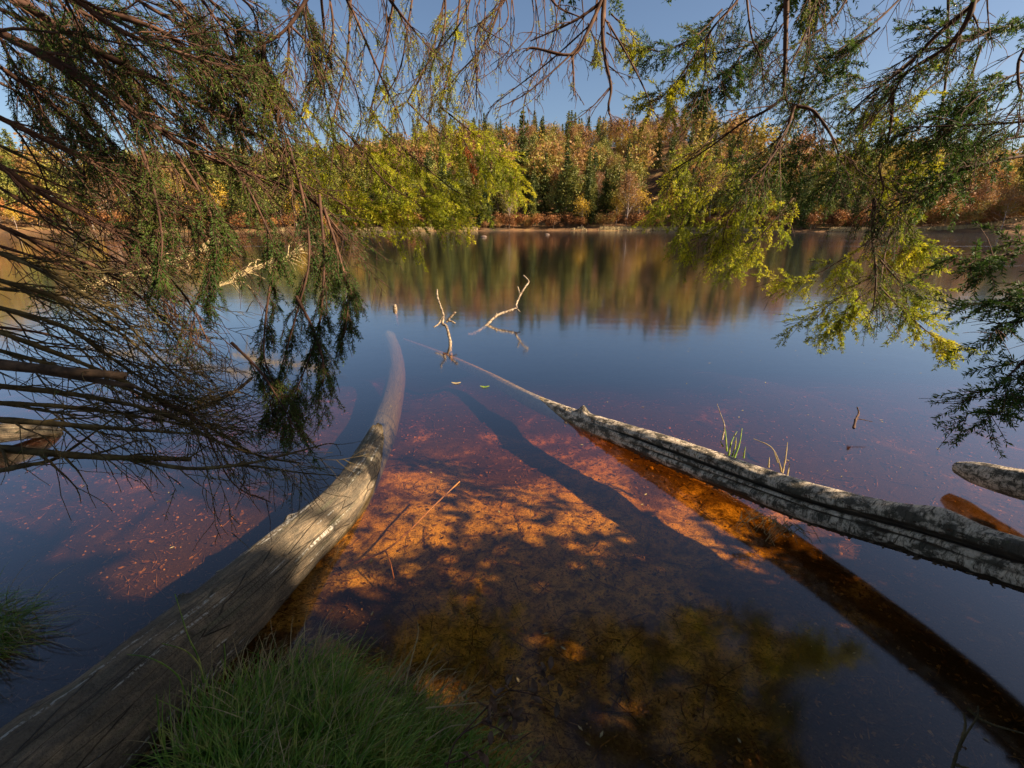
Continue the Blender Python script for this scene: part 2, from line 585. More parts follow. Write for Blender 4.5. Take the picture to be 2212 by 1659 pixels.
def broad_geo(h, cr, seed, n=1700, sz=.2, cz=.62, spread=.5):
    """leaves gathered round limb ends; returns leaves and limb polylines"""
    rg = np.random.default_rng(seed)
    limbs = []
    tips = []
    for k in range(26):
        z0 = h * rg.uniform(.22, .8)
        th = rg.random() * 6.28
        L = cr * rg.uniform(.7, 1.25) * (1.25 - z0 / h)
        d = nrm(np.array([math.cos(th), math.sin(th), rg.uniform(.7, 1.6)]))
        P = [np.array([0, 0, z0])]
        for j in range(5):
            d = nrm(d + rg.normal(size=3) * .18 + np.array([0, 0, .06]))
            P.append(P[-1] + d * L * .32)
            if j >= 1: tips.append(P[-1])
        limbs.append(P)
        for j in range(3):
            q = P[rg.integers(2, 5)]
            d2 = nrm(d + rg.normal(size=3) * .7)
            limbs.append([q, q + d2 * L * .3, q + nrm(d2 + np.array([0, 0, .4])) * L * .55])
            tips.append(limbs[-1][-1])
    tips.append(np.array([0, 0, h])); tips.append(np.array([0, 0, h * .93]))
    tips = np.array(tips)
    idx = rg.integers(0, len(tips), n)
    c = tips[idx] + rg.normal(size=(n, 3)) * np.array([spread, spread, spread * .8])
    u, v = rot_axes(n, rg)
    s_ = sz * rg.uniform(.6, 1.3, n)[:, None]
    return c, u * s_, v * s_ * .7, limbs


PROTO = {}


def make_proto(kind, name, crown, trunk_mat, crown_mat, h, tr, limbs=None, top=1.0):
    c, a_, b_ = crown
    A = Acc(); A.quads(c, a_, b_)
    T = Acc()
    k = 7
    P = np.array([[.12 * math.sin(i * 1.3 + h), .12 * math.cos(i * 1.7), h * top * i / k - (.5 if i == 0 else 0)] for i in range(k + 1)])
    T.tube(P, tr * (1 - .85 * np.linspace(0, 1, k + 1)), 6)
    for L in (limbs or []):
        L = np.array(L); T.tube(L, np.linspace(tr * .3, tr * .06, len(L)), 3)
    root = empty(name, (0, -500, -200))
    t = T.build('trunk', MAT[trunk_mat], root)
    cr = A.build('crown', MAT[crown_mat], root, smooth_=False)
    PROTO.setdefault(kind, []).append((root, t, cr))


for s_ in range(3):
    make_proto('fir', 'fir_tree', fir_geo(20, [3.9, 3.2, 4.6][s_], 40 + s_, sz=.42), 'trunk', 'needle_far', 20, .24)
for s_ in range(2):
    g = broad_geo(17, 3.6, 60 + s_, n=2900, sz=.27, spread=.7)
    make_proto('pine', 'pine_tree', g[:3], 'trunk', 'pine', 17, .2, g[3], .95)
for s_ in range(3):
    g = broad_geo(16, 4.0, 70 + s_, n=[3400, 1900, 2800][s_], sz=.19, spread=.7)
    make_proto('beech', 'beech_tree', g[:3], 'pale_trunk', 'beech', 16, .17, g[3], .95)
for s_ in range(2):
    g = broad_geo(12, 2.4, 80 + s_, n=1300, sz=.2, spread=.55)
    make_proto('birch', 'birch_tree', g[:3], 'pale_trunk', 'birch', 12, .11, g[3], .95)
for s_ in range(2):
    g = broad_geo(3.2, 1.9, 90 + s_, n=500, sz=.2, spread=.4)
    make_proto('bush', 'bush', g[:3], 'trunk', 'bush', 3.0, .05, g[3][:20], .9)

LAB = {
    'fir': [('dark green fir rooted at the waterline of the far shore', 'firs along the far waterline'),
            ('dark pointed fir standing on the wooded slope across the lake', 'firs on the hillside')],
    'pine': [('olive green pine with loose crown along the far waterline', 'pines along the far waterline'),
             ('olive green pine scattered on the hillside across the lake', 'pines on the hillside')],
    'beech': [('russet broadleaf tree low down near the far shore', 'russet trees near the far shore'),
              ('thin russet brown broadleaf tree on the upper hillside', 'russet trees on the hillside')],
    'birch': [('golden yellow birch beside the far waterline', 'golden birches on the far shore'),
              ('golden yellow birch amid russet trees on the slope', 'golden birches on the slope')],
    'bush': [('orange brown bush on the far bank by the water', 'bushes along the far bank'),
             ('low orange bush on the open slope across the lake', 'bushes on the slope')],
}
CATN = {'fir': 'fir tree', 'pine': 'pine tree', 'beech': 'broadleaf tree', 'birch': 'birch tree', 'bush': 'bush'}
used = {}


def place_tree(kind, x, y, sc, rz, label=None, group=None, zone=0, sxy=1.0, var=None):
    pr = PROTO[kind]
    i = rng.integers(len(pr)) if var is None else var
    root, t, cr = pr[i]
    z = float(hill(np.array(x), np.array(y)))
    if (kind, i) not in used:
        used[(kind, i)] = 1
        r = root
    else:
        r = root.copy(); COL.objects.link(r)
        for ch in (t, cr):
            c = ch.copy(); COL.objects.link(c); c.parent = r
    r.location = (x, y, z - .1); r.scale = (sc * sxy, sc * sxy, sc); r.rotation_euler = (0, 0, rz)
    lb, gp = LAB[kind][zone]
    tag(r, label or lb, CATN[kind], None if label else gp)
    return r


def px_to_xy(px, y):
    """world x for picture column px at ground distance y (near horizon row)"""
    r = ray(px, 200)
    return r[0] / r[1] * y


# landmark trees
def landmark(kind, px, y, toppx, label, sxy=1.0, var=0):
    x = px_to_xy(px, y)
    z = float(hill(np.array(x), np.array(y)))
    r = ray(px, toppx)
    ztop = CAM_H + r[2] / r[1] * y
    base = {'fir': 20, 'pine': 17.5, 'beech': 17, 'birch': 12.8}[kind]
    place_tree(kind, x, y, (ztop - z) / base, 1.0, label, sxy=sxy, var=var)
    return x, y


LM = [landmark('fir', 522, 182, 110, 'tallest dark fir rising above the skyline near the middle', 1.0),
      landmark('fir', 545, 172, 152, 'broad green fir just right of the tallest skyline fir', 1.2, 1),
      landmark('fir', 654, 205, 132, 'lone dark pointed fir amid russet trees on the slope', 1.1, 2),
      landmark('fir', 566, 158, 152, 'light green conical fir below the skyline in the middle of the shore', 1.2, 0),
      landmark('fir', 605, 158, 168, 'tall green fir at the shore left of the golden birches', 1.2, 1),
      landmark('birch', 583, 151, 192, 'lone golden birch between two dark firs at the far waterline', 1.3, 0),
      landmark('birch', 640, 152, 186, 'bright golden birch right of the dark firs on the far shore', 1.5, 1),
      landmark('birch', 662, 150, 198, 'golden birch at the right end of the golden group', 1.5, 0),
      landmark('birch', 676, 149, 206, 'smallest golden birch leaning over the far waterline', 1.5, 1)]

cands = []
tries = 0
cell = {}
while tries < 34000:
    tries += 1
    y = rng.uniform(75, 470); az = rng.uniform(-1.2, 1.2); x = az * y
    s_ = y - float(shore_y(x))
    S = 130 + 190 * min(max((az - .55) / .25, 0), 1)
    if s_ < 2.5 or s_ > S + 25 or abs(x) > 250 and s_ > 60 and False: continue
    sp = (3.2 if s_ < 22 else 4.2) + .012 * s_
    if rng.random() > (1.0 if s_ < 60 else .75): continue
    ki, kj = int(x // sp), int(y // sp)
    ok = True
    for (cx, cy, *_r) in [c for a1 in (-1, 0, 1) for b1 in (-1, 0, 1) for c in cell.get((int(x // 6) + a1, int(y // 6) + b1), [])]:
        if (cx - x) ** 2 + (cy - y) ** 2 < sp * sp: ok = False; break
    if not ok: continue
    if any(abs(x / y - lx / ly) < .022 and y < ly + 2 and y > ly - 60 for lx, ly in LM): continue
    n1 = fbm(np.array(x * .03), np.array(y * .03), 31)
    rowfront = s_ < 22
    r = rng.random()
    if rowfront:
        if .2 < az < .36 and r < .45: kind = 'birch'
        elif r < .48: kind = 'fir'
        elif r < .78: kind = 'pine'
        elif r < .90: kind = 'beech'
        else: kind = 'birch'
        if az > .72 or az < -.55:
            kind = 'bush' if r < .45 else ('beech' if r < .7 else ('pine' if r < .85 else 'birch'))
    elif s_ > S - 22:
        kind = 'fir' if r < .6 else ('pine' if r < .65 else 'beech')
    else:
        if az < -.1:
            kind = 'pine' if r < .45 else ('fir' if r < .65 else 'beech')
        else:
            lowf = 1 if s_ < 45 and az < .45 else 0
            kind = 'fir' if r < .12 + .18 * lowf + n1 * .3 else ('pine' if r < .29 + .25 * lowf + n1 * .3 else ('birch' if r < .36 + .2 * lowf + n1 * .3 else 'beech'))
    if not rowfront and s_ < 90 and rng.random() < .22: kind = 'bush'
    if kind == 'bush': sc = rng.uniform(.8, 1.6)
    elif rowfront: sc = rng.uniform(.62, 1.12) * (.62 if az > .5 or az < -.7 else 1)
    else: sc = rng.uniform(.62, 1.0)
    if kind == 'fir' and s_ > S - 22: sc = rng.uniform(.55, .95)
    cell.setdefault((int(x // 6), int(y // 6)), []).append((x, y))
    cands.append((y * math.hypot(1, az), kind, x, y, sc, rng.random() * 6.28, 0 if s_ < 25 else 1, az))
cands.sort()
cnt = {}
rest = []
for d, kind, x, y, sc, rz, zone, az in cands:
    if abs(az) > 1.12: rest.append((kind, x, y, sc, rz)); continue
    cnt[kind] = cnt.get(kind, 0) + 1
    if cnt[kind] <= (45 if kind == 'bush' else 280):
        place_tree(kind, x, y, sc, rz, zone=zone)
    else:
        rest.append((kind, x, y, sc, rz))
# front-row bushes closing the gaps under the trees
for i in range(250):
    az = rng.uniform(-1.1, 1.1)
    y = 140.
    for _ in range(6): y = float(shore_y(az * y))
    y += rng.uniform(.2, 5)
    place_tree('bush', az * y, y, rng.uniform(.4, 1.1), rng.random() * 6.28, zone=0)
# the rest of the wood as one mass
by = {}
for kind, x, y, sc, rz in rest:
    by.setdefault('beech' if kind in ('beech', 'bush', 'birch') else 'fir', []).append((kind, x, y, sc, rz))
for nm, lst in by.items():
    A = Acc()
    for kind, x, y, sc, rz in lst:
        rg = np.random.default_rng(int(abs(x * 97 + y * 13)) + 1)
        if nm == 'fir':
            c, a_, b_ = LOW_F if 'LOW_F' in globals() else fir_geo(19, 2.9, 140, .62, sz=.62)
            LOW_F = (c, a_, b_)
        else:
            if 'LOW_B' not in globals():
                LOW_B = broad_geo(15, 4, 171, n=620, sz=.36, spread=.7)[:3]
            c, a_, b_ = LOW_B
        co, si = math.cos(rz), math.sin(rz)
        Rm = np.array([[co, -si, 0], [si, co, 0], [0, 0, 1]]) * sc
        z = float(hill(np.array(x), np.array(y)))
        A.quads(c @ Rm.T + np.array([x, y, z]), a_ @ Rm.T, b_ @ Rm.T)
    o = A.build('forest', MAT['needle_far' if nm == 'fir' else 'beech'], smooth_=False)
    tag(o, {'fir': 'distant dark conifer wood massed over the hilltops across the lake',
            'beech': 'distant russet broadleaf wood massed over the hilltops across the lake'}[nm], kind='stuff')
print('trees', cnt, 'rest', len(rest))

# reeds on the far bank
A = Acc()
n = 16000
az = rng.uniform(-1.1, 1.1, n)
y = np.full(n, 140.)
for _ in range(6): y = shore_y(az * y)
y = y + rng.uniform(-.1, 1.6, n) ** 1.0
x = az * y
z = np.maximum(hill(x, y), 0)
c = np.stack([x, y, z + .25], -1)
up = np.stack([rng.normal(size=n) * .12, rng.normal(size=n) * .12, rng.uniform(.3, .6, n)], -1)
sd = np.stack([np.full(n, .14), rng.normal(size=n) * .05, np.zeros(n)], -1)
keep = fbm(x * .08, y * .08, 77) > -.06
A.quads(c[keep], up[keep], sd[keep])
tag(A.build('reeds', MAT['straw'], smooth_=False), 'straw coloured reeds and dry grass edging the far shore', kind='stuff')

# small rocks and a bird-sized speck at the far waterline
for (px_, py_, lb) in ((1045, 511, 'pale low rock just off the far shore below the dark firs'),
                       (1182, 506, 'tiny pale rock off the far shore, right of the other one')):
    p = Wz(px_, py_ + 1.5, 0)
    A = Acc()
    t = np.linspace(-1, 1, 7)
    A.tube(np.array([[p[0] + .8 * k, p[1] + .1 * k, .08] for k in t * .5]), .15 * np.sqrt(np.maximum(1 - t ** 2, .02)), 8)
    tag(A.build('rock', MAT['trunk']), lb, 'rock')

# ------------------------------------------------------------------ logs
def big_log(name, pts, radii, mat, sides=40, seg=160, rough=.05, seed=1, parent=None, extra=None, crack=None):
    P = smooth([p for p in pts], seg)
    rr = np.interp(np.linspace(0, 1, seg), np.linspace(0, 1, len(radii)), radii)
    th = np.arange(sides) / (sides - 1) * 2 * PI - PI / 2
    S, T_ = np.meshgrid(np.arange(seg), th, indexing='ij')
    rad = 1 + rough * 2.4 * fbm(3 * np.cos(T_) + S * .02 + 10, 3 * np.sin(T_) + S * .03 + 10, seed, 4)
    rad += rough * .6 * fbm(np.cos(T_) * 5 + 20, np.sin(T_) * 5 + S * .15, seed + 9, 4)
    if extra is not None: rad = rad * extra(S / seg, T_)
    A = Acc(); A.tube(P, rr, sides, cap=True, radial=rad, seam=True)
    o = A.build(name, mat, parent)
    if crack is not None:
        at = o.data.attributes.new('crack', 'FLOAT', 'POINT')
        c = np.zeros(len(o.data.vertices)); c[:seg * sides] = crack(S / seg, T_).ravel()
        at.data.foreach_set('value', c)
    return o, P, rr


lp = [Wz(-130, 1880, .20), Wz(70, 1690, .19), Wz(220, 1562, .175), Wz(350, 1445, .15), Wz(485, 1328, .115), Wz(640, 1182, .06), Wz(748, 1080, .0), Wz(803, 985, -.07),
      Wz(838, 895, -.155), Wz(855, 820, -.18), Wz(852, 765, -.17), Wz(840, 728, -.11)]
lr = [.146, .140, .135, .131, .127, .121, .115, .11, .106, .10, .096, .096]
o, LP, LR = big_log('fallen_log', lp, lr, MAT['log'], 72, 420, .06, 3, extra=lambda s, th: 1 + sum(
    a_ * np.exp(-((s - c_) / w_) ** 2) * np.exp(-((np.mod(th - t_ + PI, 2 * PI) - PI) / q_) ** 2) for c_, t_, a_, w_, q_ in
    ((.34, 2.2, .16, .006, .16), (.47, 2.3, .13, .005, .15), (.25, 1.2, .06, .03, .5), (.42, .6, .07, .03, .5), (.55, 1.4, .07, .025, .6), (.5, .1, .12, .006, .18), (.63, 1.0, -.05, .02, .7), (.3, .3, -.05, .04, .5))))
tag(o, 'thick weathered grey log running from the grassy bank down into the lake', 'log')

# birch trunk: a cracked double-ridged cross-section
def groove1(s, th): return np.exp(-((th - .66 + .07 * np.sin(s * 11) - .25 * (s - .7)) / (.05 + .16 * np.clip((s - .4) * 2.2, 0, 1))) ** 2) * np.clip((s - .395) * 9, 0, 1)
def groove2(s, th): return np.exp(-((th - .12 + .06 * np.sin(s * 17)) / .06) ** 2) * np.clip((s - .42) * 8, 0, 1)


def birch_x(s, th):
    # the groove runs along the side that faces the bank
    g = 1 - (.5 + .5 * fbm(s * 30, th * 0 + 3, 91, 2)) * groove1(s, th)
    g *= 1 - (.22 + .5 * fbm(s * 24, th * 0 + 9, 92, 2)) * groove2(s, th)
    g *= 1 + .12 * np.exp(-((th + .25) / .4) ** 2) + .06 * np.exp(-((th - 1.5) / .5) ** 2)
    g *= 1 + .6 * np.exp(-((s - .393) / .008) ** 2) * np.exp(-((th - 1.7) / .35) ** 2)
    g *= 1 + .28 * np.exp(-((s - .755) / .025) ** 2) * np.exp(-((th - 1.9) / .6) ** 2)
    return g


def birch_c(s, th):
    n = fbm(th * 3, s * 60, 66, 3)
    return np.clip(1.3 * groove1(s, th) + .9 * groove2(s, th) + np.clip((-.25 - th + n * .9) * 4, 0, 1) * (th > -1.55) * np.clip((s - .4) * 8, 0, 1) + n * .3, 0, 1)


bp_ = [Wz(872, 735, -.26), Wz(960, 770, -.20), Wz(1060, 818, -.145), Wz(1150, 867, -.085), Wz(1235, 902, -.01), Wz(1330, 935, .045), Wz(1460, 982, .085),
       Wz(1728, 1080, .15), Wz(1982, 1150, .235), Wz(2212, 1222, .29), Wz(2600, 1330, .38), Wz(2950, 1400, .42)]
br_ = [.03, .045, .058, .068, .068, .076, .09, .094, .094, .09, .085, .085]
birch = empty('birch_log', tuple(bp_[4]))
seg = 300
P = smooth(bp_, seg)
P -= np.array(birch.location)
o, BP, BR = big_log('trunk', list(P[::6]) , np.interp(np.linspace(0, 1, 50), np.linspace(0, 1, len(br_)), br_), MAT['birchbark'], 72, 420, .06, 7, birch, birch_x, birch_c)
tag(birch, 'cracked white birch trunk slanting from the right edge into the amber water', 'birch log')
# peeling bark curls along the crack
A = Acc(); rg = random.Random(4)
for i in range(190):
    k = rg.randrange(170, 400)
    p = BP[k]; T = nrm(BP[k + 1] - BP[k - 1])
    side = nrm(np.cross(T, [0, 0, 1.])); up = np.cross(side, T)
    th = rg.choice([rg.uniform(.75, .95), rg.uniform(-.5, -.9), rg.uniform(-.6, -1.1)])
    B = np.cross(side, T)
    dirv = math.cos(th) * side + math.sin(th) * B
    q = p + dirv * BR[k] * .98
    L = rg.uniform(.003, .016)
    n_ = 4
    strip = []
    d = nrm(dirv + np.array([rg.uniform(-.5, .5), rg.uniform(-.5, .5), rg.uniform(-.8, .2)]))
    for j in range(n_):
        strip.append(q + d * L * j / n_ * 1.6)
        d = nrm(d + np.array([0, 0, rg.uniform(-.5, .5)]) + T * rg.uniform(-.3, .3))
    strip = np.array(strip); wv = T * rg.uniform(.004, .012)
    V = np.concatenate([strip - wv, strip + wv * np.linspace(1, .4, n_)[:, None]])
    f = [[j, j + 1, n_ + j + 1, n_ + j] for j in range(n_ - 1)]
    A.add(V, f, V[:, :2] * 3)
A.build('peeling_bark', MAT['crack'], birch)['kind'] = 'stuff'
A = Acc()
q = Wz(1225, 893, .02) - np.array(birch.location)
A.tube(smooth([q, q + np.array([-.012, 0, .035]), q + np.array([.004, 0, .05])], 6), [.012, .01, .008, .008, .006, .004], 7)
A.tube(smooth([q + np.array([0, -.02, -.02]), q + np.array([-.01, -.05, -.03])], 4), [.01, .009, .008, .006], 7)
A.build('branch_stub', MAT['birchbark'], birch)

o, _, _ = big_log('fallen_log', [Wz(2068, 1010, .10), Wz(2110, 1022, .12), Wz(2200, 1045, .16), Wz(2400, 1085, .22), Wz(2700, 1130, .28)], [.035, .062, .075, .08, .085],
                  MAT['birchbark'], 40, 90, .09, 15)
tag(o, 'broken grey log end jutting in over the water at the right edge', 'log')
o, _, _ = big_log('fallen_log', [Wz(132, 935, -.01), Wz(80, 930, .05), Wz(0, 935, .09), Wz(-200, 960, .16), Wz(-420, 990, .25)], [.03, .055, .066, .075, .08],
                  MAT['log'], 40, 90, .08, 16)
tag(o, 'pale log end behind the bare branches at the left edge', 'log')
A = Acc()
p = Wz(853, 668, 0)
A.tube(np.array([p + [0, .02, -.3], p + [0, .01, .0], p + [0, 0, .055], p + [.012, 0, .085]]), [.04, .04, .036, .02], 12, cap=True)
tag(A.build('tree_stump', MAT['pale_twig']), 'small sunlit stub poking out of the lake beyond the thick log', 'stump')


# ------------------------------------------------------------------ small twigs standing in the water
def wire(A, pts, r0, r1, n=None, k=6, jit=0.0, rg=None):
    n = n or len(pts) * 4
    P = smooth(pts, n)
    if jit:
        P = P + rg.normal(size=P.shape) * jit
    A.tube(P, np.linspace(r0, r1, n) * (1 + .18 * np.sin(np.arange(n) * 2.1)), k)


def W2(lst): return [Wd(*p) for p in lst]


A = Acc()
wire(A, W2([(976, 790, 5.6), (973, 758, 5.65), (972, 735, 5.75), (964, 705, 5.85), (956, 700, 5.9), (958, 683, 5.95), (951, 660, 6.1), (945, 642, 6.2), (944, 626, 6.3)]), .022, .011, 44)
wire(A, W2([(957, 684, 5.95), (948, 699, 5.9), (937, 707, 5.85)]), .014, .008)
wire(A, W2([(964, 696, 5.92), (972, 686, 5.9), (984, 673, 5.88)]), .016, .02)
wire(A, W2([(966, 693, 5.92), (975, 694, 5.9), (984, 699, 5.88)]), .014, .009)
tag(A.build('dead_branch', MAT['pale_twig']), 'forked sunlit dead twig standing upright in the lake beyond the birch tip', 'dead branch')
A = Acc()
wire(A, W2([(1010, 722, 6.7), (1024, 720, 6.72), (1048, 705, 6.8), (1074, 681, 6.95), (1112, 667, 7.05), (1115, 657, 7.1), (1124, 637, 7.18), (1135, 619, 7.22), (1142, 608, 7.28), (1131, 595, 7.35)]), .024, .012, 60)
wire(A, W2([(1124, 637, 7.18), (1121, 628, 7.2), (1118, 619, 7.2)]), .013, .009)
wire(A, W2([(1110, 668, 7.05), (1118, 669, 7.0), (1124, 675, 6.95)]), .013, .009)
wire(A, W2([(1074, 682, 6.95), (1071, 676, 6.95)]), .016, .012, 3)
tag(A.build('dead_branch', MAT['pale_twig']), 'long angled dead twig leaning out of the lake with a hooked tip', 'dead branch')
A = Acc()
wire(A, W2([(1844, 925, 3.15), (1849, 905, 3.2), (1855, 893, 3.25), (1852, 880, 3.3)]), .009, .005, 14)
wire(A, W2([(1854, 905, 3.22), (1848, 903, 3.2)]), .005, .003, 4)
wire(A, W2([(1856, 905, 3.22), (1885, 911, 3.2)]), .003, .002, 4)
tag(A.build('dead_branch', MAT['twig']), 'short reddish twig sticking up alone from the water behind the birch', 'dead branch')


def stalks(name, lst, mat, label, cat, r=.003):
    A = Acc()
    for s_ in lst: wire(A, W2(s_), r, r * .35, 10, 4)
    return tag(A.build(name, mat), label, cat)


stalks('dry_stalk', [[(1560, 950, 2.75), (1565, 920, 2.78), (1556, 893, 2.8), (1549, 872, 2.82)]], MAT['pale_twig'],
       'thin bent pale stalk rising above the left reed tuft behind the birch', 'dry stalk', .005)
stalks('reed_tuft', [[(1570, 975, 2.7), (1568, 945, 2.72), (1566, 925, 2.75)], [(1574, 985, 2.7), (1580, 955, 2.72), (1592, 932, 2.75)],
                     [(1586, 990, 2.68), (1597, 960, 2.7), (1603, 925, 2.73)], [(1562, 965, 2.72), (1556, 952, 2.73)],
                     [(1580, 990, 2.7), (1588, 965, 2.7), (1590, 945, 2.7)], [(1606, 990, 2.65), (1610, 965, 2.65)]], MAT['grass'],
       'small tuft of green reeds behind the birch trunk, the left one', 'reed tuft', .006)
stalks('reed_tuft', [[(1688, 1020, 2.4), (1682, 995, 2.42), (1665, 965, 2.45), (1628, 948, 2.5)], [(1680, 1000, 2.4), (1672, 975, 2.42)],
                     [(1690, 1022, 2.4), (1697, 990, 2.42), (1701, 955, 2.45)], [(1700, 1030, 2.4), (1706, 1000, 2.42)],
                     [(1660, 1010, 2.4), (1662, 988, 2.42)]], MAT['straw'],
       'tuft of dry straw reeds with one bent blade behind the birch trunk', 'reed tuft', .005)

# dry grass wisps hanging from the underside of the birch
A = Acc(); rg = np.random.default_rng(9)
for i in range(46):
    x0 = 1600 + rg.uniform(0, 130); y0 = 1100 + (x0 - 1600) * .28 + rg.normal() * 5
    d0 = 2.15
    e = [x0 + rg.normal() * 28, y0 + rg.uniform(10, 48)]
    mpt = [(x0 + e[0]) / 2 + rg.normal() * 12, (y0 + e[1]) / 2 - rg.uniform(-6, 14)]
    wire(A, W2([(x0, y0, d0), (*mpt, d0 - .03), (*e, d0 - .06)]), .0022, .0012, 8, 3)
tag(A.build('dry_grass_wisp', MAT['straw']), 'tangle of pale dry grass hanging under the birch trunk over the water', 'dry grass')

# long stem lying in the shallow water
A = Acc()
wire(A, [Wz(993, 1040, .01), Wz(940, 1090, -.03), Wz(880, 1150, -.06), Wz(830, 1190, -.07), Wz(765, 1216, -.09)], .0035, .005, 20, 5)
wire(A, [Wz(832, 1188, -.07), Wz(843, 1215, -.09), Wz(851, 1250, -.12)], .003, .003, 8, 5)
tag(A.build('sunken_twig', MAT['dryleaf']), 'long orange stem lying in the shallow water right of the thick log', 'stem')

# pale fallen brush lying in the lake on the left
for lb, x0, y0, x1, y1, n_, sd_ in (('pale sunlit brush of a fallen branch bristling from the water behind the left boughs', 470, 620, 640, 545, 46, 61),
                                ('wide tangle of pale dead twigs in the lake at the far left', 150, 640, 480, 530, 60, 62)):
    A = Acc(); rg = np.random.default_rng(sd_)
    dd = 7.5
    wire(A, W2([(x0, y0, dd - .6), ((x0 + x1) / 2, (y0 + y1) / 2 - 8, dd - .2), (x1 - 20, y1 + 8, dd)]), .016, .007, 20)
    for i in range(n_):
        t = rg.random()
        bx, by = x0 + (x1 - x0) * t, y0 + (y1 - y0) * t
        ex, ey = bx + rg.uniform(10, 70), by - rg.uniform(-25, 32)
        wire(A, W2([(bx, by, dd - .6 + .6 * t), ((bx + ex) / 2 + rg.normal() * 5, (by + ey) / 2 - 12, dd - .5 + .6 * t), (ex, ey, dd - .4 + .6 * t + rg.normal() * .2)]), .012, .005, 10, 4)
    tag(A.build('fallen_branch', MAT['straw']), lb, 'fallen branch')
A = Acc(); rg = np.random.default_rng(63)
wire(A, W2([(330, 905, 1.75), (420, 885, 1.75), (500, 850, 1.75), (546, 815, 1.75)]), .011, .006, 24)
for i in range(34):
    t = rg.random(); bx, by = 340 + 190 * t, 900 - 65 * t
    ex, ey = bx + rg.uniform(10, 70), by + rg.uniform(-30, 40)
    wire(A, W2([(bx, by, 1.75), ((bx + ex) / 2, (by + ey) / 2 - 6, 1.72), (ex, ey, 1.75 + rg.normal() * .05)]), .0028, .0012, 8, 4)
tag(A.build('dead_branch', MAT['pale_twig']), 'pale sunlit broken branch tip with fine twigs behind the lower left boughs', 'dead branch')

# floating leaves
for k, (x_, y_, lb) in enumerate([(985, 828, 'straw coloured leaf floating beyond the birch shadow, left of the green one'), (1047, 836, 'pale green leaf floating on the dark water near the straw coloured one')]):
    A = Acc(); p = Wz(x_, y_, .004)
    n_ = 9; t = np.linspace(-1, 1, n_)
    cpts = p + np.stack([t * .045, .016 * t ** 2, .004 * np.abs(t)], -1)
    ww = .014 * (1 - t ** 2) ** .7 + .001
    V = np.concatenate([cpts + np.stack([0 * t, ww, .003 + 0 * t], -1), cpts - np.stack([0 * t, ww, 0 * t], -1)])
    A.add(V, [[i, n_ + i, n_ + i + 1, i + 1] for i in range(n_ - 1)])
    tag(A.build('floating_leaf', MAT['straw' if k == 0 else 'grass']), lb, 'leaf')

# ------------------------------------------------------------------ litter on the bed
rg = np.random.default_rng(33)


def bed_pts(n):
    y = .8 + 4.6 * rg.random(n) ** 1.5
    x = rg.uniform(-1.25, 1.25, n) * (y + .8)
    return x, y, near_bed(x, y)


x, y, z = bed_pts(26000)
A = Acc()
keep = fbm(x * 3, y * 3, 51) > -.07
x, y, z = x[keep], y[keep], z[keep]
n = len(x)
u, v_ = rot_axes(n, rg); u[:, 2] *= .25; v_[:, 2] *= .25
L = rg.uniform(.002, .012, n)[:, None] * (1 + .25 * y[:, None])
A.quads(np.stack([x, y, z + .006], -1), u * L, v_ * L * .5)
x, y, z = bed_pts(520)
n = len(x)
u, v_ = rot_axes(n, rg); u[:, 2] *= .2; v_[:, 2] *= .2
L = rg.uniform(.012, .026, n)[:, None] * (1 + .1 * y[:, None])
A.quads(np.stack([x, y, z + .01], -1), u * L, v_ * L * .45)
tag(A.build('bed_litter', MAT['litter'], smooth_=False), 'brown leaf fragments and bark flakes littering the lake bed', kind='stuff')
x, y, z = bed_pts(5200)
A = Acc()
for i in range(len(x)):
    if y[i] > 4: continue
    r = rg.uniform(.0012, .0045) * (1 + .2 * y[i])
    if rg.random() < .02: r *= 2.2
    th = rg.random() * 6
    d = np.array([math.cos(th), math.sin(th), 0])
    p = np.array([x[i], y[i], z[i] + r * .1])
    A.tube(np.array([p - d * r * 1.2, p - d * r * .7, p + d * r * .6, p + d * r * 1.2]), [r * .3, r, r * .9, r * .25], 5)
tag(A.build('pebbles', MAT['pebble']), 'small golden pebbles scattered on the shallow lake bed', kind='stuff')
A = Acc()
x, y, z = bed_pts(2600)
for i in range(len(x)):
    th = rg.normal() * .9 + (0.2 if x[i] > 0 else 2.6)
    L = rg.uniform(.02, .16) * (1 + .15 * y[i])
    d = np.array([math.cos(th), math.sin(th), 0]); s_ = np.array([-d[1], d[0], 0])
    p = np.array([x[i], y[i], z[i] + .006])
    b = rg.normal() * .15
    Q = np.array([p - d * L / 2, p + s_ * b * L, p + d * L / 2])
    Q[:, 2] = near_bed(Q[:, 0], Q[:, 1]) + .006
    A.tube(Q, rg.uniform(.0008, .0024), 4)
tag(A.build('sunken_twigs', MAT['litter']), 'thin twigs and stems scattered over the lake bed', kind='stuff')

A = Acc()
x, y, z = bed_pts(420)
keep = (y > bank_edge(x) + .08) & (fbm(x * 2, y * 2, 88) > .0)
x, y = x[keep], y[keep]; n = len(x)
th = rg.uniform(0, 6.28, n); L_ = rg.uniform(.003, .014, n)[:, None]
a_ = np.stack([np.cos(th), np.sin(th), 0 * th], -1) * L_; b_ = np.stack([-np.sin(th), np.cos(th), 0 * th + .1], -1) * L_ * .35
A.quads(np.stack([x, y, 0 * x + .003], -1), a_, b_)
tag(A.build('floating_debris', MAT['straw'], smooth_=False), 'specks of leaf and needle floating on the near water', kind='stuff')

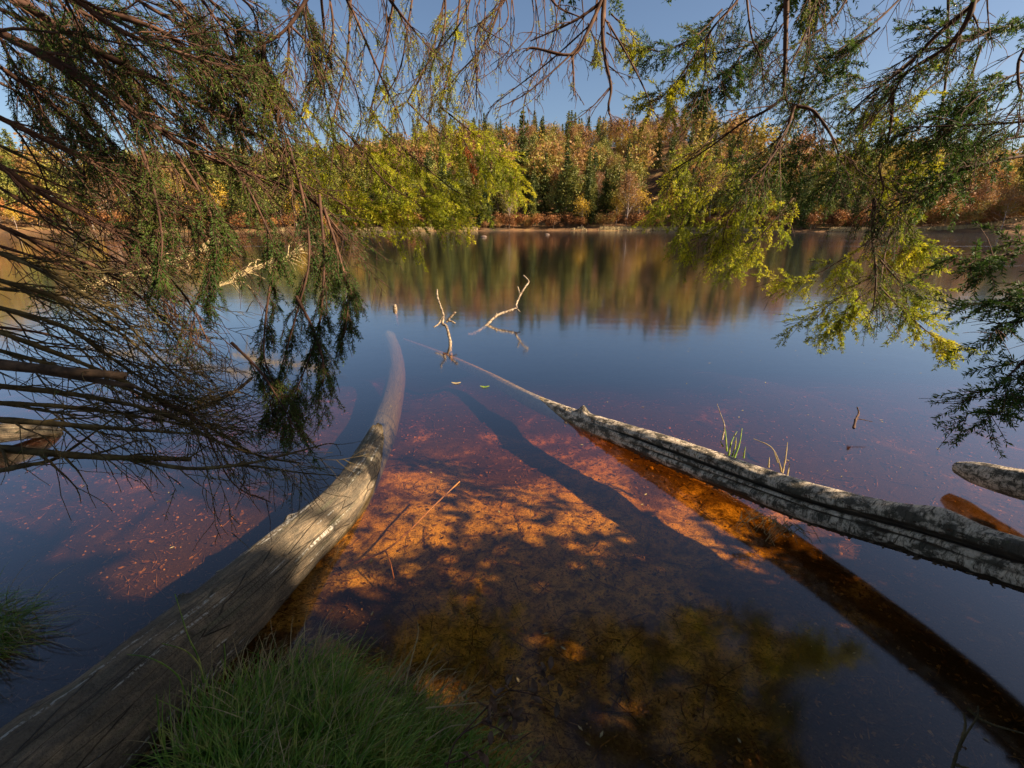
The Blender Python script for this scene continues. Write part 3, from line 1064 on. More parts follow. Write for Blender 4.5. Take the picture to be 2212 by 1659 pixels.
# ------------------------------------------------------------------ grass
def blades(name, n, basef, mat, Lr, lean, seed, wid=.0026):
    rg = np.random.default_rng(seed)
    A = Acc(); m_ = 7
    for i in range(n):
        b, outd = basef(rg)
        L = rg.uniform(*Lr)
        d = nrm(np.array([0, 0, 1.]) + outd * rg.uniform(.1, .9) + rg.normal(size=3) * .25)
        P = [b]
        g = rg.uniform(.1, .32) * lean
        for j in range(m_ - 1):
            P.append(P[-1] + d * L / m_)
            d = nrm(d + np.array([0, 0, -g]) + outd * .06 + rg.normal(size=3) * .05)
        P = np.array(P)
        s_ = nrm(np.cross(d, [0, 0, 1.]) + rg.normal(size=3) * .3)
        wv = s_[None] * (wid * rg.uniform(.6, 1.2) * (1 - np.linspace(0, 1, m_) ** 2 * .9))[:, None]
        V = np.concatenate([P - wv, P + wv])
        A.add(V, [[j, j + 1, m_ + j + 1, m_ + j] for j in range(m_ - 1)])
    return A.build(name, mat)


def tuss(cx, cy, rx, ry, oy=.5, ox=.3):
    def f(rg):
        a_, r = rg.random() * 6.28, math.sqrt(rg.random())
        x, y = cx + rx * r * math.cos(a_), cy + ry * r * math.sin(a_)
        z = max(float(near_bed(np.array(x), np.array(y))), -.03)
        return np.array([x, y, z]), np.array([ox + .6 * math.cos(a_) * r, oy + .3 * math.sin(a_) * r, 0])
    return f


tag(blades('grass', 3000, tuss(-.50, .84, .34, .18), MAT['grass'], (.08, .235), 1.9, 1, .0021), 'dense drooping green grass on the bank right of the thick log', kind='stuff')
tag(blades('grass', 1500, tuss(-.42, .74, .42, .15), MAT['grass'], (.14, .32), 1.8, 11, .0021), 'green grass tufts at the bottom edge of the bank', kind='stuff')
tag(blades('dry_grass', 800, tuss(-.5, .86, .4, .2), MAT['straw'], (.12, .30), 1.7, 2, .0015), 'dry straw blades among the green bank grass', kind='stuff')
tag(blades('grass', 650, tuss(-2.0, 1.2, .22, .18, .1, .5), MAT['grass'], (.10, .28), 1.4, 3), 'curling green grass tuft at the left edge beside the dark water', kind='stuff')
tag(blades('dry_grass', 160, tuss(-1.95, 1.2, .26, .2, .1, .6), MAT['straw'], (.14, .34), 1.4, 4, .0018), 'dry curled blades in the left edge tuft', kind='stuff')

# a few single blades crossing the log
A = Acc()
for s_ in ([(440, 1475, 1.25), (428, 1420, 1.28), (405, 1370, 1.3), (378, 1283, 1.36)], [(440, 1475, 1.25), (432, 1440, 1.26), (400, 1405, 1.26), (350, 1390, 1.26)],
           [(400, 1500, 1.2), (380, 1455, 1.2), (320, 1420, 1.22), (240, 1412, 1.26)], [(480, 1480, 1.25), (486, 1430, 1.27), (484, 1390, 1.28)],
           [(345, 1590, 1.1), (342, 1540, 1.1), (338, 1500, 1.1)]):
    wire(A, W2(s_), .0028, .0012, 14, 4)
tag(A.build('grass_blade', MAT['grass']), 'long bent green blades crossing over the thick log', 'grass blades')

# dead weed with withered leaves at the water edge
def weed(name, stems, leaves, label, mat_s='twig', mat_l='deadleaf', lf=.014, r=.0022):
    root = empty(name, tuple(Wd(*stems[0][0])))
    o0 = np.array(root.location)
    A = Acc()
    for s_ in stems: wire(A, [p - o0 for p in W2(s_)], r, r * .5, 14, 5)
    A.build('stem', MAT[mat_s], root)
    B = Acc(); rg = np.random.default_rng(len(stems))
    for p in leaves:
        q = Wd(*p) - o0
        for _ in range(4):
            d = nrm(rg.normal(size=3)); s_ = nrm(np.cross(d, rg.normal(size=3))); c = np.cross(d, s_)
            L = lf * rg.uniform(.6, 1.3); t = np.linspace(0, 1, 5)
            base = q + rg.normal(size=3) * .006
            cen = base + d * (t * L * 2)[:, None] + c * (L * .8 * t ** 2)[:, None]
            wv = s_ * (L * .55 * np.sin(t * 2.8 + .2))[:, None]
            V = np.concatenate([cen - wv + c * (L * .2), cen, cen + wv + c * (L * .2)])
            B.add(V, [[j, j + 1, 5 + j + 1, 5 + j] for j in range(4)] + [[5 + j, 5 + j + 1, 10 + j + 1, 10 + j] for j in range(4)])
    B.build('leaves', MAT[mat_l], root)
    tag(root, label, 'weed')
    return root


weed('dead_weed', [[(960, 1680, 1.0), (985, 1600, 1.02), (1040, 1560, 1.05), (1065, 1530, 1.07)], [(1040, 1560, 1.05), (1085, 1580, 1.06), (1100, 1605, 1.06)],
                   [(985, 1600, 1.02), (1060, 1520, 1.08), (1100, 1490, 1.12), (1180, 1440, 1.2)], [(1100, 1490, 1.12), (1150, 1500, 1.14), (1205, 1520, 1.16)],
                   [(960, 1650, 1.0), (1000, 1640, 1.02), (1070, 1600, 1.05)]],
     [(1065, 1525, 1.07), (1078, 1545, 1.07), (1105, 1555, 1.07), (1065, 1500, 1.08), (1098, 1480, 1.12), (1110, 1550, 1.07), (1155, 1500, 1.14), (1180, 1462, 1.2), (1172, 1470, 1.2),
      (1192, 1450, 1.2), (1100, 1600, 1.06), (1005, 1640, 1.02), (1045, 1630, 1.03), (1205, 1505, 1.16), (1060, 1570, 1.05)],
     'withered brown weed with curled leaves right of the bank grass')
weed('sapling', [[(2030, 1760, 1.0), (2060, 1650, 1.02), (2078, 1600, 1.04), (2110, 1550, 1.06), (2113, 1525, 1.07)], [(2070, 1620, 1.03), (2085, 1570, 1.05), (2082, 1540, 1.06)],
                 [(2090, 1530, 1.07), (2130, 1560, 1.06), (2212, 1585, 1.05)], [(2060, 1650, 1.02), (2110, 1670, 1.0), (2140, 1700, 1.0)]],
     [(2078, 1612, 1.03)], 'dark leafless sapling at the bottom right corner by the water', 'twig_olive', lf=.004, r=.0035)
A = Acc()
for s_ in ([(875, 1480, 1.15), (890, 1420, 1.2), (903, 1370, 1.24), (902, 1345, 1.26)], [(840, 1480, 1.15), (905, 1380, 1.2)], [(900, 1480, 1.15), (930, 1410, 1.2), (945, 1390, 1.2)],
           [(905, 1500, 1.12), (950, 1450, 1.14), (985, 1445, 1.14)], [(920, 1530, 1.1), (1010, 1520, 1.1), (1060, 1515, 1.1)], [(920, 1600, 1.05), (970, 1570, 1.06), (1025, 1565, 1.06)]):
    wire(A, W2(s_), .0022, .0008, 12, 4)
tag(A.build('dry_stalk', MAT['straw']), 'sparse pale stalks leaning out over the water from the bank grass', 'dry stalk')

# ------------------------------------------------------------------ boughs
DOWN = np.array([0, 0, -1.])


class Bough:
    def __init__(s, seed):
        s.w = Acc(); s.nd = []; s.rg = np.random.default_rng(seed)

    def needles(s, P, dens, L=.013, wd=.0011):
        """needles round a twig; kept as arrays"""
        seg = np.diff(P, axis=0); ln = np.linalg.norm(seg, axis=1); tot = ln.sum()
        n = int(tot * dens)
        if n < 2: return
        rg = s.rg
        cum = np.concatenate([[0], np.cumsum(ln)])
        t = rg.random(n) * tot
        i = np.clip(np.searchsorted(cum, t) - 1, 0, len(ln) - 1)
        f = ((t - cum[i]) / ln[i])[:, None]
        p = P[i] + seg[i] * f
        T = seg[i] / ln[i][:, None]
        r = rg.normal(size=(n, 3)); r[:, 2] = r[:, 2] * .6 + .1
        r -= T * (r * T).sum(1)[:, None]; r /= np.linalg.norm(r, axis=1)[:, None] + 1e-9
        d = T * .65 + r * .8; d /= np.linalg.norm(d, axis=1)[:, None]
        l = L * rg.uniform(.7, 1.15, n)[:, None]
        sd = np.cross(d, rg.normal(size=(n, 3))); sd /= np.linalg.norm(sd, axis=1)[:, None] + 1e-9
        s.nd.append((p + d * l * .5, d * l * .5, sd * wd))

    def grow(s, p, d, L, r, droop, wig, steps):
        P = [p]
        for j in range(steps):
            P.append(P[-1] + d * L / steps)
            d = nrm(d + DOWN * droop / steps * 3 + s.rg.normal(size=3) * wig)
        return np.array(P)

    def main(s, P, r0, r1, k=7):
        n = len(P)
        s.w.tube(P, np.linspace(r0, r1, n) * (1 + .12 * np.sin(np.arange(n) * 1.7)), k)

    def dress(s, P, r0, r1, n2, L2, n3, L3, droop=.15, ahead=.9, out=.7, prob=.6, dens=350, t0=.1, t1=1.0, wig=.06, flat=None, nl=.013, nw=.0011, bare_tip=0, tdroop=None):
        rg = s.rg
        N = len(P)
        for i in range(n2):
            t = t0 + (t1 - t0) * (i + rg.random()) / n2
            k = min(int(t * (N - 1)), N - 2)
            T = nrm(P[k + 1] - P[k])
            side = rg.normal(size=3); side[2] *= .6
            if flat is not None: side = np.array(flat) * rg.choice([-1, 1]) + rg.normal(size=3) * .35
            side = nrm(side - T * np.dot(side, T))
            d = nrm(T * ahead * rg.uniform(.6, 1.3) + side * out + DOWN * droop * .8)
            L = L2 * rg.uniform(.4, 1.15) * (1 - .35 * t)
            r = max((r0 * (1 - t) + r1 * t) * .42, .0011)
            Q = s.grow(P[k], d, L, r, droop, wig, 8)
            s.w.tube(Q, np.linspace(r, .0008, 9), 4)
            green = rg.random() < prob
            if green: s.needles(Q[3:], dens * .8, nl, nw)
            for j in range(n3):
                u = .12 + .86 * (j + rg.random()) / n3
                kk = min(int(u * 8), 7)
                T2 = nrm(Q[kk + 1] - Q[kk])
                sd = rg.normal(size=3)
                sd = nrm(sd - T2 * np.dot(sd, T2))
                d2 = nrm(T2 * .9 + sd * .75 + DOWN * (tdroop if tdroop is not None else droop) * .7)
                LL = L3 * rg.uniform(.35, 1.2) * (1.1 - .5 * u)
                Z = s.grow(Q[kk] + (Q[kk + 1] - Q[kk]) * rg.random(), d2, LL, .001, droop, wig * 1.2, 4)
                s.w.tube(Z, np.linspace(.0013, .0007, 5), 3)
                if green and rg.random() < .9: s.needles(Z, dens, nl, nw)
                elif rg.random() < .08: s.needles(Z, dens * .4, nl, nw)
        return s

    def build(s, parent, o0, mat='twig', nmat='needle'):
        for k in range(len(s.w.v)): s.w.v[k] = s.w.v[k] - o0
        b = s.w.build('branch', MAT[mat], parent)
        if s.nd:
            A = Acc()
            A.quads(np.concatenate([x[0] for x in s.nd]) - o0, np.concatenate([x[1] for x in s.nd]), np.concatenate([x[2] for x in s.nd]))
            A.build('needles', MAT[nmat], b, smooth_=False)
        return b


def path(pts, n=26):
    return smooth(W2(pts), n)


def trunk(root, r, h, mat='trunk'):
    A = Acc()
    P = np.array([[.05 * math.sin(z), .04 * math.cos(z * 1.3), z - .3] for z in np.linspace(0, h, 14)])
    A.tube(P, np.linspace(r, r * .25, 14), 14)
    A.build('trunk', MAT[mat], root)


def upper_crown(root, h, br, seed, z0, sz=.3, dens=1.6):
    c, a_, b_ = fir_geo(h, br, seed, dens, z0 / h, sz)
    A = Acc(); A.quads(c, a_, b_)
    A.build('crown', MAT['needle'], root, smooth_=False)


TL = np.array([-2.75, 1.25, 0.1])
left_tree = empty('spruce_tree', tuple(TL))
tag(left_tree, 'dark spruce spreading bare brown boughs in from the left over the water', 'spruce tree')
trunk(left_tree, .16, 9)
upper_crown(left_tree, 10, 1.9, 201, 3.4)


def L(pts, r0, r1, seed, mat='twig', hook=True, n=26, **kw):
    P = path(pts, n)
    if hook:
        st = np.array([TL[0], TL[1], P[0][2] + .1])
        P = np.vstack([smooth([st, (st + P[0]) / 2 + [0, 0, .04], P[0]], 7)[:-1], P])
    b = Bough(seed); b.main(P, r0, r1)
    b.dress(P, r0, r1, **kw)
    b.build(left_tree, TL, mat)


dark = dict(n2=34, L2=.40, n3=9, L3=.13, droop=.12, prob=.45, dens=380, t0=.12, out=.55, wig=.09)
L([(-20, 60, 1.15), (180, 168, 1.2), (320, 264, 1.3), (430, 332, 1.4), (535, 371, 1.5), (668, 428, 1.6), (750, 520, 1.7)], .014, .003, 301, **dark)
L([(-20, -40, 1.15), (36, 0, 1.2), (200, 104, 1.25), (296, 154, 1.3), (393, 207, 1.4), (535, 282, 1.45), (607, 320, 1.5), (680, 430, 1.6), (740, 520, 1.7)], .015, .003, 302, **dark)
L([(60, -90, 1.2), (160, 0, 1.25), (357, 71, 1.3), (440, 150, 1.4), (540, 260, 1.5)], .012, .003, 303, **{**dark, 'prob': .7})
L([(-20, 245, 1.1), (178, 340, 1.25), (285, 410, 1.35), (400, 470, 1.5), (470, 560, 1.6)], .009, .002, 304, **dark)
L([(-20, 130, 1.3), (120, 230, 1.4), (260, 350, 1.5), (380, 440, 1.6), (500, 500, 1.7)], .008, .002, 305, **dark)
L([(-20, 345, 1.1), (107, 428, 1.2), (214, 482, 1.3), (300, 540, 1.35), (400, 640, 1.45), (450, 740, 1.5)], .010, .002, 306, **{**dark, 'prob': .15})
L([(-20, 10, 1.4), (150, 90, 1.5), (300, 190, 1.6), (420, 290, 1.7), (560, 420, 1.8), (640, 520, 1.9)], .008, .002, 307, **dark)
L([(200, -60, 1.5), (330, 20, 1.5), (450, 90, 1.6), (560, 190, 1.7), (640, 330, 1.8)], .008, .002, 308, **{**dark, 'prob': .75})
L([(-20, 480, 1.2), (120, 540, 1.3), (250, 600, 1.4), (360, 700, 1.5), (420, 800, 1.6)], .008, .002, 309, **{**dark, 'prob': .12, 'n2': 24})
L([(90, -60, 1.0), (250, 60, 1.1), (380, 110, 1.2), (500, 150, 1.3)], .009, .002, 316, **{**dark, 'prob': .8, 'n2': 22})
bare = dict(n2=34, L2=.38, n3=8, L3=.13, droop=.06, prob=.04, dens=300, t0=.05, out=.55, ahead=.9, wig=.12)
for k, (pts, r0) in enumerate([
    ([(-20, 540, 1.15), (100, 590, 1.2), (250, 680, 1.3), (350, 780, 1.4), (440, 880, 1.5)], .007),
    ([(-20, 600, 1.15), (140, 650, 1.25), (260, 720, 1.35), (360, 800, 1.45), (470, 850, 1.55)], .008),
    ([(-20, 660, 1.1), (143, 708, 1.2), (250, 780, 1.3), (357, 850, 1.4), (450, 900, 1.5)], .008),
    ([(-20, 710, 1.1), (214, 800, 1.25), (380, 880, 1.35), (480, 940, 1.45), (560, 985, 1.5), (640, 1000, 1.5)], .008),
    ([(-20, 752, 1.15), (150, 800, 1.2), (300, 850, 1.3), (420, 905, 1.4), (520, 960, 1.5)], .007),
    ([(-20, 832, 1.1), (178, 855, 1.2), (357, 894, 1.3), (464, 951, 1.35), (571, 987, 1.4), (650, 1000, 1.4)], .009),
    ([(-20, 870, 1.1), (160, 880, 1.2), (330, 905, 1.3), (450, 930, 1.35)], .008),
    ([(-20, 905, 1.1), (178, 920, 1.15), (357, 933, 1.25), (470, 940, 1.3)], .010),
]):
    L(pts, r0, .0018, 320 + k, 'twig_olive', **{**bare, 'n2': 26 if k < 5 else 16, 'prob': 0 if k > 2 else .05})
L([(-20, 966, 1.1), (100, 978, 1.12), (214, 987, 1.15), (330, 990, 1.2), (414, 992, 1.25)], .011, .006, 331, 'twig_olive', **{**bare, 'n2': 12, 'L2': .2, 'n3': 2, 'prob': 0})
L([(285, 992, 1.2), (410, 1012, 1.2), (535, 1001, 1.25), (625, 980, 1.3), (707, 958, 1.35)], .006, .0018, 332, 'twig_olive', hook=False, **{**bare, 'n2': 9, 'L2': .12, 'n3': 2, 'prob': 0})
L([(490, 1005, 1.25), (560, 1008, 1.25), (640, 1020, 1.28), (735, 1028, 1.3)], .004, .0012, 333, 'twig_olive', hook=False, **{**bare, 'n2': 6, 'L2': .07, 'n3': 1, 'prob': 0})
L([(330, 870, 1.3), (420, 900, 1.3), (500, 1040, 1.25), (585, 1085, 1.2)], .003, .0015, 334, 'twig', hook=False, **{**bare, 'n2': 5, 'L2': .06, 'n3': 1, 'prob': 0})
L([(-20, 1020, 1.1), (60, 1005, 1.1), (130, 985, 1.15), (250, 900, 1.25)], .007, .002, 335, 'twig_olive', hook=False, **{**bare, 'n2': 6, 'L2': .1, 'n3': 2, 'prob': 0})
rg0 = np.random.default_rng(77)
for k in range(6):
    y0 = 300 + 80 * k + rg0.normal() * 12; d0 = rg0.uniform(1.2, 1.9)
    ex = rg0.uniform(300, 560); sl_ = rg0.uniform(.45, .75) * (1 - .06 * k)
    L([(-20, y0, d0), (ex * .35, y0 + ex * .35 * sl_ * .9 + rg0.normal() * 14, d0 + .06), (ex * .7, y0 + ex * .7 * sl_ + rg0.normal() * 16, d0 + .14), (ex, y0 + ex * sl_ * 1.12, d0 + .2)],
      rg0.uniform(.005, .008), .0015, 360 + k, 'twig' if k % 2 else 'twig_olive', **{**bare, 'n2': 15, 'prob': .3 if k < 6 else .02})
# broken thick dead stub
b = Bough(340)
P = np.vstack([smooth([TL + [0, 0, .9], TL + [.5, -.1, .87]], 4), path([(-20, 785, 1.0), (100, 798, 1.03), (272, 812, 1.08)], 10)])
b.w.tube(P, [.022] * 4 + list(np.linspace(.013, .009, 10)), 9, cap=True)
b.w.tube(path([(90, 800, 1.05), (200, 820, 1.08), (292, 836, 1.1)], 8), np.linspace(.010, .005, 8), 7, cap=True)
ob = b.build(left_tree, TL, 'crack'); ob['label'] = 'thick blackish broken dead branch'

# green drooping sprays of the left tree
green = dict(n2=26, L2=.18, n3=8, L3=.075, droop=.4, prob=1, dens=680, t0=.15, out=.5, nl=.012)
for k, (pts, kw) in enumerate([
    ([(620, 300, 1.5), (655, 430, 1.5), (668, 560, 1.48), (640, 680, 1.45), (600, 820, 1.42), (575, 900, 1.4)], {}),
    ([(690, 420, 1.5), (700, 560, 1.5), (690, 700, 1.48), (650, 820, 1.45), (610, 900, 1.42)], {}),
    ([(700, 450, 1.55), (735, 560, 1.55), (752, 640, 1.55), (745, 720, 1.53)], {}),
    ([(640, 640, 1.45), (680, 720, 1.45), (700, 800, 1.43), (690, 860, 1.42)], {'n2': 14}),
    ([(500, 740, 1.4), (560, 800, 1.4), (600, 860, 1.38), (640, 930, 1.36)], {'n2': 14}),
    ([(600, 540, 1.5), (580, 640, 1.48), (570, 760, 1.45), (590, 830, 1.43)], {'n2': 14}),
    ([(380, 330, 1.35), (450, 450, 1.35), (470, 540, 1.35), (440, 640, 1.33)], {'n2': 18}),
    ([(280, 250, 1.3), (330, 400, 1.3), (350, 520, 1.3), (340, 600, 1.28)], {'n2': 14}),
    ([(420, 250, 1.4), (520, 380, 1.45), (580, 500, 1.45), (600, 560, 1.45)], {'n2': 18}),
]):
    P = path(pts); b = Bough(350 + k); b.main(P, .005, .0012)
    b.dress(P, .005, .0012, **{**green, **kw}); b.build(left_tree, TL)
# upper-left dark green foliage
for k in range(34):
    rg = np.random.default_rng(400 + k)
    x0 = rg.uniform(-40, 640); y0 = rg.uniform(-90, 230 if x0 < 420 else 90)
    d0 = rg.uniform(1.3, 1.9)
    P = path([(x0, y0, d0), (x0 + rg.uniform(50, 90), y0 + rg.uniform(40, 90), d0 + .05), (x0 + rg.uniform(80, 160), y0 + rg.uniform(130, 210), d0 + .08)])
    b = Bough(420 + k); b.main(P, .005, .0012)
    b.dress(P, .005, .0012, **{**green, 'n2': 15, 'L2': .22, 'droop': .3, 'prob': .75, 'dens': 480}); b.build(left_tree, TL)

# ---- overhead tree whose boughs hang in from the top
TM = np.array([.6, -1.6, .15])
mid_tree = empty('spruce_tree', tuple(TM))
tag(mid_tree, 'spruce dangling reddish twigs and sunlit yellow green sprays from the top centre', 'spruce tree')
trunk(mid_tree, .2, 12)
upper_crown(mid_tree, 13, 2.6, 202, 3.2)


def C(root, o0, pts, r0, r1, seed, mat='twig', nmat='needle_lit', over=None, **kw):
    P = path(pts)
    if over is not None:
        st = np.array(over, float)
        P = np.vstack([smooth([st, (st + P[0]) / 2 + [0, 0, .25], P[0]], 9)[:-1], P])
    b = Bough(seed); b.main(P, r0, r1)
    b.dress(P, r0, r1, **kw); return b.build(root, o0, mat, nmat)


TMt = TM + [0, 0, 3.0]
few = dict(n2=8, L2=.14, n3=3, L3=.05, droop=.25, prob=.15, dens=300, t0=.3, out=.7)
C(mid_tree, TM, [(1310, -60, 1.5), (1302, 54, 1.5), (1307, 125, 1.5), (1320, 189, 1.5), (1314, 232, 1.5), (1320, 257, 1.5)], .011, .002, 501, over=TMt, **few)
C(mid_tree, TM, [(1305, -10, 1.5), (1268, 71, 1.5), (1236, 118, 1.5), (1154, 104, 1.5), (1136, 109, 1.5)], .007, .003, 502, **{**few, 'n2': 6})
C(mid_tree, TM, [(1236, 118, 1.5), (1239, 160, 1.5), (1240, 207, 1.5)], .0045, .002, 503, **{**few, 'n2': 4, 'L2': .06})
C(mid_tree, TM, [(1300, 5, 1.5), (1239, 46, 1.52), (1145, 89, 1.55)], .006, .002, 504, **few)
C(mid_tree, TM, [(1255, 95, 1.5), (1204, 145, 1.5), (1132, 205, 1.5), (1068, 236, 1.5)], .0035, .0012, 505, **{**few, 'n2': 6})
C(mid_tree, TM, [(1290, 40, 1.5), (1190, 130, 1.55), (1100, 200, 1.6), (1055, 235, 1.6)], .003, .0012, 506, **{**few, 'n2': 6})
C(mid_tree, TM, [(1311, 46, 1.5), (1354, 118, 1.5), (1389, 186, 1.5), (1418, 250, 1.5), (1443, 257, 1.5)], .0035, .0012, 507, **{**few, 'n2': 4, 'L2': .08})
C(mid_tree, TM, [(1316, 190, 1.5), (1280, 230, 1.5), (1232, 268, 1.5)], .0025, .001, 508, **{**few, 'n2': 3, 'L2': .05})
C(mid_tree, TM, [(1160, -60, 1.6), (1200, 10, 1.6), (1260, 40, 1.6)], .006, .002, 509, over=TMt, **few)
for k, (pts) in enumerate([[(1270, 50, 1.7), (1285, 90, 1.7), (1290, 118, 1.7)], [(1310, 70, 1.7), (1340, 90, 1.7), (1365, 105, 1.7)], [(1320, 30, 1.7), (1350, 60, 1.7), (1380, 90, 1.7)]]):
    C(mid_tree, TM, pts, .003, .001, 510 + k, **{**green, 'n2': 7, 'L2': .09, 'n3': 4, 'L3': .05, 'droop': .3})
# fine dangling twigs between the big boughs
for k in range(15):
    rg = np.random.default_rng(530 + k)
    x0 = rg.uniform(1000, 1300); d0 = rg.uniform(1.6, 2.1)
    y1 = rg.uniform(120, 300)
    C(mid_tree, TM, [(x0, -60, d0), (x0 + rg.normal() * 18, y1 * .3, d0), (x0 + rg.normal() * 30, y1 * .7, d0), (x0 + rg.normal() * 40, y1, d0)], .003, .001, 540 + k,
      over=TMt if k % 3 == 0 else None, **{**few, 'n2': 7, 'L2': .10, 'n3': 2, 'prob': .12, 'ahead': .6})
# reddish boughs upper middle-left
mesh_ = dict(n2=16, L2=.30, n3=6, L3=.10, droop=.3, prob=.4, dens=330, t0=.1, out=.6)
for k, (pts, r0) in enumerate([
    ([(690, -60, 1.5), (655, 10, 1.5), (610, 70, 1.5), (535, 111, 1.5), (393, 171, 1.5), (214, 195, 1.5)], .009),
    ([(571, 96, 1.5), (568, 171, 1.5), (600, 268, 1.5), (636, 410, 1.5)], .005),
    ([(625, 60, 1.5), (621, 140, 1.5), (595, 250, 1.5)], .004),
    ([(720, -60, 1.7), (760, 20, 1.7), (790, 89, 1.7), (832, 186, 1.7), (865, 257, 1.7), (880, 300, 1.7)], .008),
    ([(1100, -60, 1.7), (1091, 0, 1.7), (1032, 64, 1.7), (1029, 150, 1.7), (1029, 232, 1.7)], .006),
    ([(1095, -30, 1.8), (1050, 90, 1.8), (990, 160, 1.8), (961, 200, 1.8)], .005),
    ([(800, -60, 1.6), (850, 10, 1.6), (890, 60, 1.6), (930, 108, 1.6)], .009),
    ([(700, -60, 1.8), (720, 60, 1.8), (700, 180, 1.8), (720, 300, 1.8), (710, 400, 1.8)], .005),
    ([(900, -60, 1.9), (880, 60, 1.9), (860, 160, 1.9), (800, 260, 1.9), (780, 360, 1.9)], .005),
    ([(960, -60, 2.0), (960, 60, 2.0), (930, 160, 2.0), (940, 260, 2.0)], .005),
    ([(1030, -60, 1.9), (1000, 40, 1.9), (930, 130, 1.9), (880, 200, 1.9)], .005),
    ([(640, -60, 2.0), (680, 60, 2.0), (750, 150, 2.0), (780, 250, 2.0), (760, 330, 2.0)], .005),
]):
    C(mid_tree, TM, pts, r0, .0015, 560 + k, over=TMt if k in (0, 3, 4, 6, 8, 10) else None, **{**mesh_, 'prob': .35 if k < 7 else .5})
# sunlit yellow green mass in the middle
bright = dict(n2=10, L2=.38, n3=8, L3=.17, droop=.2, prob=.85, dens=560, t0=.0, out=.5, nl=.019, nw=.0021)
for k, (pts) in enumerate([
    [(650, 250, 2.3), (700, 330, 2.3), (760, 390, 2.3), (800, 430, 2.3)],
    [(720, 260, 2.4), (790, 330, 2.4), (850, 390, 2.4), (900, 440, 2.4), (930, 470, 2.4)],
    [(800, 240, 2.5), (860, 310, 2.5), (930, 370, 2.5), (980, 410, 2.5), (1020, 430, 2.5)],
    [(880, 220, 2.6), (940, 280, 2.6), (1000, 320, 2.6), (1060, 360, 2.6), (1085, 385, 2.6)],
    [(950, 230, 2.4), (1000, 270, 2.4), (1050, 310, 2.4), (1080, 350, 2.4)],
    [(640, 330, 2.2), (690, 400, 2.2), (740, 440, 2.2), (770, 450, 2.2)],
    [(760, 300, 2.2), (820, 380, 2.2), (870, 420, 2.2), (900, 430, 2.2)],
    [(830, 290, 2.7), (900, 350, 2.7), (950, 420, 2.7), (970, 450, 2.7)],
    [(670, 240, 2.6), (720, 300, 2.6), (800, 350, 2.6), (860, 370, 2.6)],
]):
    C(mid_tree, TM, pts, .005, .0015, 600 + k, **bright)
for k, pts in enumerate([[(700, 60, 2.4), (690, 160, 2.4), (650, 250, 2.3)], [(850, 0, 2.5), (830, 120, 2.5), (800, 240, 2.5)], [(960, 0, 2.6), (930, 120, 2.6), (880, 220, 2.6)],
                         [(760, -60, 2.4), (750, 120, 2.4), (720, 260, 2.4)], [(1000, -60, 2.4), (980, 110, 2.4), (950, 230, 2.4)]]):
    C(mid_tree, TM, pts, .007, .005, 620 + k, over=TMt, **{**bright, 'n2': 9, 'n3': 5, 'prob': .6, 'L2': .25})
# a rusty dead spray
C(mid_tree, TM, [(1000, 300, 2.3), (1015, 330, 2.3), (1022, 375, 2.3)], .003, .001, 640, nmat='redneedle', **{**green, 'n2': 8, 'L2': .07, 'n3': 4, 'L3': .04, 'droop': .5, 'dens': 700, 'nw': .0018})

